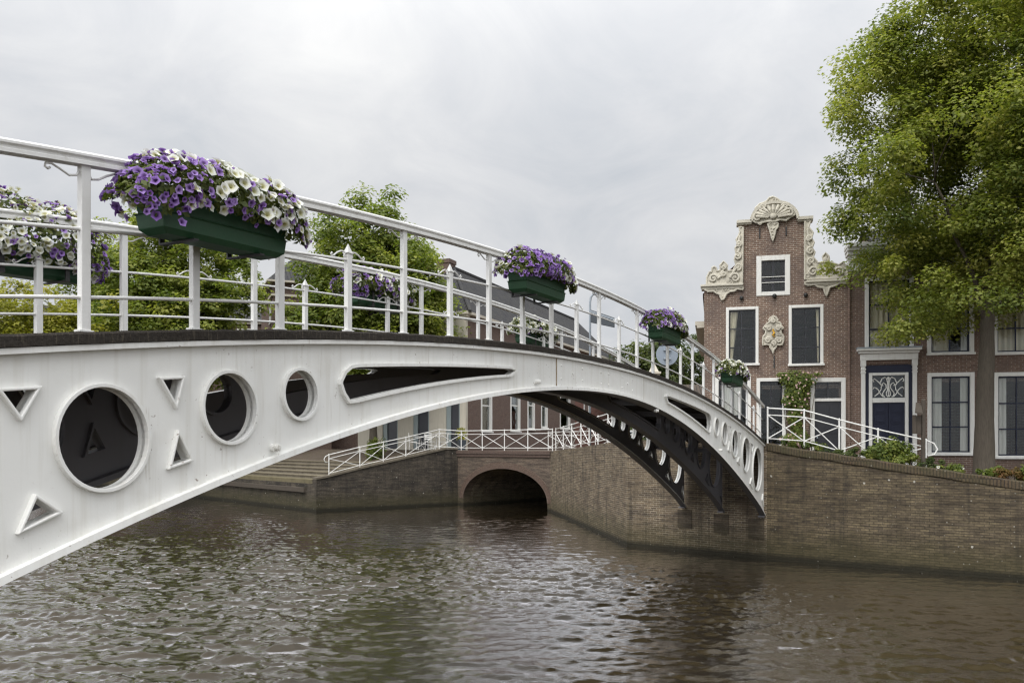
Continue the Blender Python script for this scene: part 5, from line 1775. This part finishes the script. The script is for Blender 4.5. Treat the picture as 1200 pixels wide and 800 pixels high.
# ================================================================== STREET FURNITURE
# round traffic sign seen from behind
p = at(782, 415, 28.0)
rs = empty('traffic_sign', (p.x, p.y, 2.9), 0, 'round grey traffic sign seen from behind, on a pole past the far railing', 'traffic sign')
m = MB(); m.tube([(0, 0, 0), (0, 0, p.z - 2.9 + .35)], .038, 10); m.build('pole', STEEL, rs, fix=False)
m = MB(); X = Matrix.Translation((0, .05, p.z - 2.9)) @ Matrix.Rotation(R(90), 4, 'X')
m.lathe([(.34, -.008), (.36, -.004), (.36, .012), (.345, .012)], n=40, xf=X); m.build('disc', SIGNBACK, rs)
m = MB(); m.box(-.12, .12, -.042, .038, p.z - 2.9 + .12, p.z - 2.9 + .16); m.box(-.12, .12, -.042, .038, p.z - 2.9 - .16, p.z - 2.9 - .12); m.build('clamp', STEEL, rs)
# hanging sign board on a bent pole
p = at(691.5, 345, 36.0)
hs = empty('sign_post', (p.x, p.y, 2.9), R(-8), 'tall bent grey pole carrying a dark rectangular sign board seen from behind', 'sign post')
h_ = p.z - 2.9
m = MB(); m.tube([(0, 0, -.05), (0, 0, h_ - .35), (.03, 0, h_ - .12), (.12, 0, h_), (.28, 0, h_ + .02)], .045, 10); m.build('pole', STEEL, hs, fix=False, smooth=True)
zt_ = at(691, 363, 36).z - 2.9; zb2_ = at(691, 381, 36).z - 2.9
m = MB(); m.add([(-.02, -.04, zb2_ + .12), (1.03, -.04, zb2_ - .13), (1.03, .0, zb2_ - .13), (-.02, .0, zb2_ + .12), (-.02, -.04, zt_ + .02), (1.03, -.04, zt_ - .36), (1.03, 0, zt_ - .36), (-.02, 0, zt_ + .02)],
    [(0, 3, 2, 1), (4, 5, 6, 7), (0, 1, 5, 4), (1, 2, 6, 5), (2, 3, 7, 6), (3, 0, 4, 7)]); m.build('board', SIGNDARK, hs, bevel=.02)
m = MB(); m.beam((-.02, -.055, zt_ - .06), (1.03, -.055, zt_ - .44), .02, .07); m.build('stiffener', STEEL, hs)
# weathered wooden post with a small sloping board
p = at(1082, 545, 21.9)
wp = empty('notice_post', (p.x, p.y, 2.0), 0, 'weathered wooden notice post with small slanted board beside the blue door', 'notice post')
def q(px, py, dy=0): 
    v = at(px, py, 21.9); return Vector((v.x - p.x, dy, v.z - 2.0))
m = MB(); a = q(1082, 469); m.box(-.042, .042, -.04, .04, -.1, a.z); m.add([(-.042, -.04, a.z), (.042, -.04, a.z), (.042, .04, a.z), (-.042, .04, a.z), (.0, 0, a.z + .07)], [(0, 1, 4), (1, 2, 4), (2, 3, 4), (3, 0, 4)]); m.build('post', WOOD, wp, bevel=.006)
m = MB(); b0_, b1_, b2_, b3_ = q(1068.8, 484), q(1078, 486), q(1081, 474.5), q(1074.5, 473)
m.add([b0_ + Vector((0, -.16, 0)), b1_ + Vector((0, -.16, 0)), b2_ + Vector((0, .06, 0)), b3_ + Vector((0, .06, 0)), b0_ + Vector((0, -.16, .04)), b1_ + Vector((0, -.16, .04)), b2_ + Vector((0, .06, .04)), b3_ + Vector((0, .06, .04))],
    [(0, 3, 2, 1), (4, 5, 6, 7), (0, 1, 5, 4), (1, 2, 6, 5), (2, 3, 7, 6), (3, 0, 4, 7)]); m.build('slanted_board', WOOD, wp)
m = MB(); c0, c1 = q(1069.5, 508), q(1080.6, 486); m.box(c0.x, c0.x + .09, -.02, .03, c0.z, c1.z); m.box(c0.x + .10, -.045, .0, .03, c0.z, c1.z - .02); m.build('side_panel', WOOD, wp, bevel=.005)

# ================================================================== PLANTS ON THE RIGHT QUAY
def gz(x, y):
    """height of the planting strip just behind the right quay wall"""
    best = min(RW[3:8], key=lambda r: 0)
    pts = [Vector(a) for a, b in RW[3:]]
    bz, bd = 2.28, 1e9
    for a, b in zip(pts[:-1], pts[1:]):
        d = Vector((b.x - a.x, b.y - a.y)); t = max(0, min(1, ((x - a.x) * d.x + (y - a.y) * d.y) / d.length_squared))
        q_ = Vector((a.x + d.x * t, a.y + d.y * t)); dd = (q_ - Vector((x, y))).length
        if dd < bd: bd, bz = dd, a.z + (b.z - a.z) * t
    return bz - 0.1
def rwall(px, back):
    """point behind the right wall seen at column px"""
    r = (px - 600) / 1000
    pts = [Vector(a) for a, b in RW[3:]]
    for a, b in zip(pts[:-1], pts[1:]):
        d = b - a; den_ = d.x - r * d.y
        t = (r * a.y - a.x) / den_
        if 0 <= t <= 1:
            P_ = a + d * t
            n_ = Vector((-d.y, d.x, 0)).normalized()
            if n_.y < 0: n_ = -n_
            o = P_ + n_ * back
            # slide back along the wall so the column stays px
            for _ in range(4):
                t2 = (r * o.y - o.x) / den_; o = o + d * t2
            return o.x, o.y
    return 12, 20
def rbush(px, back, size, n, s, mt, label, seed, cat='shrub', **k):
    x, y = rwall(px, back)
    return bush(k.pop('name', 'shrub'), (x, y, gz(x, y) + k.pop('dz', 0.0)), size, n, s, mt, label, cat, None, seed, **k)
rbush(1045, 0.95, (.60, .42, .82), 1700, .075, LEAF_B, 'bright green bushy shrub below the navy door on the quay edge', 41)
rbush(1020, 0.8, (.42, .35, .48), 800, .07, LEAF_B, 'low loose shrub left of the bushy one, under the railing', 42)
rbush(1066, 0.75, (.42, .35, .42), 700, .07, LEAF_B, 'low green shrub between the bushy shrub and the wooden post', 43)
rbush(1094, 0.7, (.38, .3, .42), 800, .06, LEAF_D, 'small dark bushy plant right of the wooden post', 44)
rbush(1116, 0.7, (.42, .3, .34), 700, .06, LEAF_B, 'low green plant with a white flower left of the tree trunk', 45, flowers=PET_W, fl_n=4, fl_s=.11)
rbush(1164, 0.75, (.5, .35, .40), 1000, .065, LEAF_B, 'low green and yellow plant right in front of the tree trunk foot', 46)
rbush(1186, 0.75, (.5, .35, .42), 900, .06, LEAF_R, 'reddish brown low plant by the right edge of the picture', 47)
rbush(1212, 0.75, (.5, .35, .60), 800, .08, LEAF_B, 'green leafy plant cut by the right edge of the picture', 48)
rbush(928, 0.75, (.50, .3, .50), 1000, .06, LEAF_B, 'leafy plant with pink flowers at the foot of the railing by the bridge end', 49, flowers=PET_K, fl_n=16, fl_s=.09)
rbush(952, 0.7, (.42, .3, .36), 700, .055, LEAF_B, 'low green weeds behind the quay coping near the bridge end', 50)
rbush(975, 0.65, (.36, .3, .22), 420, .05, LEAF_D, 'small tuft of dark weeds on the quay coping left of the house corner', 51)
rbush(998, 0.7, (.40, .3, .36), 600, .06, LEAF_D, 'low dark plant under the railing below the corner of the two houses', 52)

# ================================================================== TREES
lx, ly = at(1153, 500, 24.0).x, 24.0
def bigshape(p, v):
    # the crown hangs lower in front of the house front than over the door, and keeps the trunk free
    if p.x < -4.35: return False
    k = 0.9 * mnoise.noise(p * 0.9)
    if p.x < -2.7 and p.z < -1.6 and random.random() < 0.55: return False
    if p.x < -2.7: return p.z > -3.3 - 0.25 * (p.x + 2.7) + k
    if p.x < -0.5: return p.z > -4.9 + k
    return p.z > -3.9 + k
tree('linden_tree', (lx, ly, 2.2), 18, 5.0, 0.26, (0.35, 0, 9.2), (4.9, 4.4, 6.6), 820, 300, 0.10, LEAF, 'large green linden tree standing before the town house on the right quay', shape=bigshape, clump_r=(.38, .88), bare=.2, seed=5)
GT = 'trees on the far quay behind the bridge'
tree('quay_tree', at(200, 500, 52).xy.to_3d() + Vector((0, 0, 2.9)), 15, 3.2, .28, (0, 0, 9.0), (5.2, 4.2, 6.0), 520, 130, .23, LEAF_M, 'green tree behind the nearest flower box, left of the tiled brick house', group=GT, clump_r=(.6, 1.15), seed=9)
tree('quay_tree', at(437, 500, 47.4).xy.to_3d() + Vector((0, 0, 2.5)), 16, 3.2, .24, (0, 0, 8.7), (4.55, 3.6, 5.6), 700, 135, .20, LEAF_M, 'tall green tree between the tiled brick house and the long dark roof', group=GT, clump_r=(.6, 1.15), seed=14)
tree('quay_tree', at(30, 500, 46).xy.to_3d() + Vector((0, 0, 2.9)), 10, 2.2, .2, (0, 0, 6.0), (4.4, 3.6, 3.6), 190, 120, .19, LEAF_Y, 'yellow green low tree at the far left under the first far flower box', group=GT, clump_r=(.6, 1.0), seed=19)
tree('quay_tree', at(118, 500, 60).xy.to_3d() + Vector((0, 0, 2.9)), 14, 3, .25, (0, 0, 10.2), (3.0, 3.0, 6.2), 190, 120, .22, LEAF_M, 'slimmer green tree at the far left, behind the yellow green one', group=GT, clump_r=(.6, 1.1), seed=23)
tree('quay_tree', at(-60, 500, 50).xy.to_3d() + Vector((0, 0, 2.9)), 11, 2.2, .2, (0, 0, 6.2), (4.2, 3.6, 3.8), 130, 110, .2, LEAF_Y, 'yellow green tree cut by the left edge of the picture', group=GT, clump_r=(.6, 1.0), seed=29)
GB = 'dark trees far behind the round sign'
for i, (px, Y, r, hh, lb) in enumerate([(762, 72, 2.9, 5.0, 'dark green tree left of the round traffic sign'), (800, 76, 3.4, 5.4, 'dark green tree right of the round sign, tallest of the far clump'), (832, 80, 3.2, 4.8, 'dark green tree hidden partly behind the gable house corner'), (704, 84, 2.6, 3.5, 'small dark tree low under the bent sign pole')]):
    tree('far_tree', at(px, 500, Y).xy.to_3d() + Vector((0, 0, 2.5)), hh * 2, 1.5, .22, (0, 0, hh * 1.1), (r, r, hh), 110, 90, .30, LEAF_D, lb, group=GB, clump_r=(.7, 1.2), seed=60 + i)

# ================================================================== BUILDINGS BEHIND
def fwall(mb, w, z0, z1, holes, y=0.0):
    wallplate(mb, [(0, z0), (w, z0), (w, z1), (0, z1)], holes, y, y + .28)
# long house with the hipped dark roof: plaster front towards the canal, brick flank receding to the right
LO = Vector((-2.5, 48.2, 0)); ld = Vector((.387, .922, 0)).normalized(); lnn = Vector((-ld.y, ld.x, 0))
lh = empty('long_house', LO, math.atan2(ld.y, ld.x), 'long brick house with hipped dark tiled roof and cream plaster front beyond the arch bridge', 'house')
# the flank is the local x axis, the plaster front runs along local +y
FW = 7.1; LL = 30.0; LZE = 10.55; LZR = 14.5
def flx(px):
    """photo column -> metres along the flank"""
    r = (px - 600) / 1000
    return (r * LO.y - LO.x) / (ld.x - r * ld.y)
holes = []
# flank windows: the outer side of the flank is local -y
for (p0, p1, t0, t1) in ((563.5, 576.5, 461, 506.5), (598, 609.5, 461, 506), (618, 626.5, 462, 504), (634, 641.5, 464, 502), (656, 668, 466, 503), (684, 690, 474, 500)):
    a0, a1 = flx(p0), flx(p1)
    Y0 = LO.y + ld.y * a0
    z1 = EYE + (522 - t0) / 1000 * Y0; z0 = EYE + (522 - t1) / 1000 * Y0
    holes.append(window(lh, a0, z0, a1, z1 + .25, fw=.16, cols=(), rows=(0.66,), sash=FRAMEW, bar=.07, curtain='net_left' if p0 < 600 else None, deep=.1))
for a in (2.5, 7.5, 13, 19, 25):
    holes.append(window(lh, a, 7.3, a + 1.1, 9.3, fw=.13, cols=(.5,), rows=(.6,), sash=FRAMEW))
m = MB(); fwall(m, 19.0, 2.5, LZE, holes); m.build('flank_wall', BRICK_FAR, lh)
m = MB(); wallplate(m, [(19.003, 2.5), (LL, 2.5), (LL, LZE), (19.003, LZE)], [h for h in holes if h[0][0] > 19.0], 0, .28); m.build('flank_wall', BRICK_REDF, lh)
m = MB(); m.box(LL - .25, LL, .283, FW, 2.5, LZE - .003); m.box(.3, LL - .253, FW - .25, FW, 2.5, LZE - .006); m.build('rear_wall', BRICK_FAR, lh)
# plaster front: plate in the local YZ plane with three tall dark doors
def fpx(px):
    r = (px - 600) / 1000
    return (r * LO.y - LO.x) / (lnn.x - r * lnn.y)
fh = []
Yf = LO.y
for (p0, p1) in ((525, 541.5), (486.5, 505.5), (451, 469)):
    b0, b1 = fpx(p1), fpx(p0)
    fh.append((b0, b1))
vv, ff = plate([(0, 2.5), (FW, 2.5), (FW, LZE + .02), (0, LZE + .02)], [[(a, 3.02), (b, 3.02), (b, 5.9), (a, 5.9)] for a, b in fh] + [[(0.9, 8.2), (1.75, 8.2), (1.75, 9.3), (0.9, 9.3)]], .28)
m = MB(); m.add([(-.142 + q_[2] - .0, q_[0], q_[1]) for q_ in vv], ff); m.build('plaster_front', CREAM, lh)
for a, b in fh:
    m = MB(); m.box(-.20, -.05, a + .0, a + .10, 3.0, 5.9); m.box(-.20, -.05, b - .28, b, 3.0, 5.9); m.box(-.2, -.05, a + .1, b - .28, 5.78, 5.9)
    d_ = m.build('door', GREENM, lh)
    m = MB(); m.box(-.12, -.10, a + .10, b - .28, 3.0, 5.78); m.build('dark_leaf', BLACKP, d_)
m = MB(); m.box(-.17, .0, .9, 1.75, 8.2, 8.28); m.box(-.17, 0, .9, 1.75, 9.2, 9.3); m.box(-.17, 0, .9, .98, 8.28, 9.2); m.box(-.17, 0, 1.67, 1.75, 8.28, 9.2); m.box(-.15, -.02, 1.3, 1.36, 8.28, 9.2)
w_ = m.build('window', FRAMEW, lh)
m = MB(); m.box(-.08, -.07, .98, 1.67, 8.28, 9.2); m.build('pane', GLASS, w_)
m = MB(); m.box(-.45, .0, -.2, FW + .1, LZE + .023, LZE + .20); m.box(-.36, .0, -.14, FW + .06, LZE - .12, LZE + .02); m.box(-.16, LL + .1, -.34, -.003, LZE + .0, LZE + .15)
m.build('cornice', CREAM, lh)
m = MB()
yc = FW / 2; e_ = .28; xr = 5.3
v = [(-.3, -e_, LZE + .16), (LL, -e_, LZE + .16), (LL, FW + e_, LZE + .16), (-.3, FW + e_, LZE + .16), (xr, yc, LZR), (LL, yc, LZR)]
m.add(v, [(0, 1, 5, 4), (2, 3, 4, 5), (3, 0, 4), (1, 2, 5), (3, 2, 1, 0)]); m.build('roof', TILES, lh)
m = MB(); m.beam((xr, yc, LZR + .02), (LL, yc, LZR + .02), .22, .16); m.beam((-.3, -e_, LZE + .2), (xr, yc, LZR + .02), .18, .12); m.build('ridge_tiles', TILES, lh)
ct = at(527, 298, 52.6)
m = MB(); cx_ = 4.9; m.box(cx_ - .15, cx_ + .75, yc + .05, yc + .95, 12.5, ct.z); m.box(cx_ - .2, cx_ + .8, yc, yc + 1.0, ct.z - .2, ct.z + .05)
m.build('chimney', BRICK_FAR, lh)

# brick house with dark hipped roof between the two trees
MO = at(320, 500, 57.0); MO.z = 0
md = Vector((.93, .37, 0)).normalized()
mh = empty('brick_house', MO, math.atan2(md.y, md.x), 'brick house with dark hipped tile roof and pale blue windows between the two tall trees', 'house')
ZE = 14.1
(mw, mdp) = (7.5, 8.0)
holes = []
for a, z in ((4.2, 11.6), (5.8, 11.6), (1.0, 7.4), (3.6, 7.4), (5.8, 7.4), (1.0, 4.2), (3.6, 4.2)):
    holes.append(window(mh, a, z, a + 1.0, z + 1.6, fw=.12, cols=(), rows=(.5,), sash=FRAMEW))
m = MB(); fwall(m, mw, 2.8, ZE, holes); m.build('front_wall', BRICK_FAR, mh)
vv, ff = plate([(0.283, 2.8), (mdp, 2.8), (mdp, ZE), (0.283, ZE)], [[(1.2, 9.4), (2.0, 9.4), (2.0, 10.8), (1.2, 10.8)], [(1.2, 11.7), (2.0, 11.7), (2.0, 12.8), (1.2, 12.8)]], .28)
m = MB(); m.add([(.14 + q_[2], q_[0], q_[1]) for q_ in vv], ff); m.build('side_wall', BRICK_FAR, mh)
BLUEP = paint('pale_blue_panel', (.30, .38, .50), .4, (.4, .42, .45), .2)
for z0, z1 in ((9.4, 10.8), (11.7, 12.8)):
    m = MB(); m.box(-.05, .2, 1.15, 1.25, z0 - .08, z1 + .08); m.box(-.05, .2, 1.95, 2.05, z0 - .08, z1 + .08); m.box(-.05, .2, 1.25, 1.95, z1, z1 + .1); m.box(-.07, .2, 1.1, 2.1, z0 - .18, z0 - .08)
    w_ = m.build('window', FRAMEW, mh)
    m = MB(); m.box(.08, .1, 1.25, 1.95, z0, z1); m.build('blind', BLUEP, w_)
m = MB(); m.box(mw - .28, mw, .283, mdp, 2.8, ZE - .003); m.box(.3, mw - .283, mdp - .28, mdp - .003, 2.8, ZE - .003); m.build('rear_wall', BRICK_FAR, mh)
m = MB()
e_ = .4; v = [(-e_, -e_, ZE + .12), (mw + e_, -e_, ZE + .12), (mw + e_, mdp + e_, ZE + .12), (-e_, mdp + e_, ZE + .12), (2.2, mdp / 2, ZE + 2.9), (mw - 2.2, mdp / 2, ZE + 2.9)]
m.add(v, [(0, 1, 5, 4), (2, 3, 4, 5), (3, 0, 4), (1, 2, 5), (3, 2, 1, 0)]); m.build('roof', TILES, mh)
m = MB(); m.box(-e_ - .04, mw + e_ + .04, -e_ - .04, mdp + e_ + .04, ZE + .0, ZE + .115); m.box(-.12, mw + .12, -.12, mdp + .12, ZE - .9, ZE - .75); m.build('fascia', CREAM, mh)
# lower wing with a mossy roof
m = MB(); m.box(.9, 3.6, -1.6, -.003, 2.8, 11.1); wg = m.build('wing', BRICK_FAR, mh)
m = MB(); m.add([(.6, -1.9, 11.4), (3.9, -1.9, 11.4), (3.9, -.03, 12.8), (1.9, -.03, 12.8), (.6, -1.9, 11.5), (3.9, -1.9, 11.5), (3.9, -.03, 12.9), (1.9, -.03, 12.9)], [(0, 3, 2, 1), (4, 5, 6, 7), (0, 1, 5, 4), (1, 2, 6, 5), (2, 3, 7, 6), (3, 0, 4, 7)]); m.build('wing_roof', TILES_BR, wg)
m = MB(); m.box(.55, 3.95, -1.96, -.01, 11.2, 11.395); m.build('fascia', CREAM, wg)

# row of brick houses behind the trees on the left
for i, (x0, wd, Yr, ze, lb) in enumerate([(-39.0, 8.0, 66, 13.0, 'brick row house at the far left, glimpsed behind the yellow green tree'), (-30.6, 8.0, 66, 13.2, 'brick row house glimpsed behind the trees, second from the left'), (-22.2, 7.0, 66, 12.9, 'brick row house glimpsed under the crown of the tree behind the nearest flower box')]):
    h = empty('row_house', (x0, Yr, 0), R(4), lb, 'house', 'brick row houses behind the left trees')
    holes = []
    for a in (0.9, 3.1, 5.3):
        for z in (3.6, 6.9, 10.5):
            holes.append(window(h, a, z, a + 1.15, z + 1.75, fw=.14, cols=(.5,), rows=(.62,), sash=FRAMEW))
    m = MB(); fwall(m, wd, 2.8, ze, holes); m.build('front_wall', BRICK_FAR, h)
    m = MB(); body_box(m, 0, wd, .283, 8, 2.8, ze); m.build('side_wall', BRICK_FAR, h)
    m = MB(); roof_gable(m, 0, wd, 0, 8, ze, ze + 1.6, axis='x', over=.3); m.build('roof', TILES, h)
    m = MB(); m.box(-.02, wd + .02, -.2, -.003, ze - .3, ze - .05); m.build('fascia', CREAM, h)

# low far houses between the bridge and the gable house
fh_ = empty('low_house', at(776, 500, 60).xy.to_3d() + Vector((0, 0, 2.4)), R(-6), 'low far house with reddish brown roof showing just above the bridge deck', 'house')
zr_ = at(800, 449, 60).z - 2.4
holes = [window(fh_, a, 1.0, a + 1.0, 2.4, fw=.1, cols=(.5,), rows=(.5,), sash=FRAMEW) for a in (.8, 2.6, 4.6)]
m = MB(); wallplate(m, [(0, -.2), (6.4, -.2), (6.4, zr_ - 1.6), (0, zr_ - 1.6)], holes, 0, .28); m.build('front_wall', BRICK_REDF, fh_)
m = MB(); body_box(m, 0, 6.4, .283, 6, -.2, zr_ - 1.6); m.build('side_wall', BRICK_REDF, fh_)
m = MB(); roof_gable(m, 0, 6.4, 0, 6, zr_ - 1.6, zr_, axis='x', over=.25); m.build('roof', TILES_BR, fh_)
tp = at(773, 421, 60).z - 2.4
m = MB(); m.box(-.9, -.1, 1.2, 2.1, -.2, tp - .9); m.box(-1.0, 0, 1.1, 2.2, tp - .9, tp - .75)
m.add([(-.85, 1.25, tp - .75), (-.15, 1.25, tp - .75), (-.15, 2.05, tp - .75), (-.85, 2.05, tp - .75), (-.5, 1.65, tp)], [(0, 1, 4), (1, 2, 4), (2, 3, 4), (3, 0, 4)])
m.build('chimney', CREAM, fh_)

# dark tiled shed roof seen low between the far railing posts
sh = empty('dark_roofed_house', at(690, 500, 66).xy.to_3d() + Vector((-4.2, 0, 2.4)), math.atan2(ld.y, ld.x), 'dark roofed house continuing the row behind the bent sign pole', 'house')
m = MB(); m.box(0, 9, 0, 5, -.2, 5.2); m.build('wall', BRICK_REDF, sh)
m = MB(); roof_gable(m, 0, 9, 0, 5, 5.2, 8.0, axis='x', over=.3); m.build('roof', TILES, sh)

# ================================================================== TERRACE BY THE PLASTER FRONT
def terrace_table(x, y, label):
    t = empty('terrace_table', (x, y, 2.965), R(20), label, 'table', 'terrace tables')
    m = MB(); m.lathe([(.36, .71), (.38, .72), (.38, .74), (.36, .75)], n=24); m.build('table_top', RAILW, t)
    for k in range(3):
        a = k * 2.094; m = MB(); m.tube([(0.05 * math.cos(a), .05 * math.sin(a), .70), (.08 * math.cos(a), .08 * math.sin(a), .3), (.3 * math.cos(a), .3 * math.sin(a), .0)], .014, 6); m.build('leg', RAILW, t, fix=False)
    return t
def terrace_chair(x, y, rz, label):
    t = empty('terrace_chair', (x, y, 2.965), rz, label, 'chair', 'white terrace chairs')
    m = MB(); m.box(-.21, .21, -.21, .21, .43, .46); m.build('seat', RAILW, t, bevel=.01)
    m = MB()
    for xx in (-.19, .19): m.tube([(xx, .2, .46), (xx, .24, .9)], .014, 6)
    m.tube([(-.19, .24, .9), (0, .25, .93), (.19, .24, .9)], .014, 6)
    for z in (.58, .68, .78): m.box(-.19, .19, .215, .235, z, z + .05)
    m.build('backrest', RAILW, t, fix=False)
    for xx in (-.19, .19):
        for yy in (-.19, .19):
            m = MB(); m.tube([(xx, yy, .43), (xx * 1.1, yy * 1.1, 0)], .013, 6); m.build('leg', RAILW, t, fix=False)
def gpt(px, Y): return (px - 600) / 1000 * Y
terrace_table(gpt(492, 47.3), 47.3, 'round white terrace table left, under the second plaster pilaster')
terrace_table(gpt(512, 47.0), 47.0, 'round white terrace table right, nearer the planter')
for i, (px, Y, rz, lb) in enumerate([(484, 47.0, 1.7, 'white terrace chair at the left of the terrace, facing the first table'), (499, 47.9, -.3, 'white terrace chair behind the two tables against the plaster wall'), (504, 46.4, 2.8, 'white terrace chair in front between the two tables'), (520, 47.2, -1.6, 'white terrace chair at the right of the terrace by the planter')]):
    terrace_chair(gpt(px, Y), Y, rz, lb)
pl = empty('planter', (gpt(541, 47.3), 47.3, 2.965), .3, 'dark square planter with tall yellow green grass by the plaster corner', 'planter')
m = MB(); v = []
m.add([(-.17, -.17, 0), (.17, -.17, 0), (.17, .17, 0), (-.17, .17, 0), (-.22, -.22, .55), (.22, -.22, .55), (.22, .22, .55), (-.22, .22, .55)], [(3, 2, 1, 0), (0, 1, 5, 4), (1, 2, 6, 5), (2, 3, 7, 6), (3, 0, 4, 7), (4, 5, 6, 7)]); m.build('pot', SIGNDARK, pl)
random.seed(5); rng = np.random.default_rng(5)
k = 240; d = rng.normal(size=(k, 3)); pos = np.stack([rng.normal(0, .12, k), rng.normal(0, .12, k), .55 + rng.random(k) * .65], 1)
leaf_mesh('foliage', pos, np.stack([rng.normal(size=k), rng.normal(size=k), np.zeros(k)], 1), rng.uniform(.1, .2, k), rng.random(k), LEAF_Y, pl, aspect=.3)
bush('shrub', (gpt(439, 46.4), 46.4, 2.40), (.62, .5, 1.55), 1600, .1, LEAF_B, 'leafy shrub left of the terrace beside the first dark door', 'shrub', None, 71)
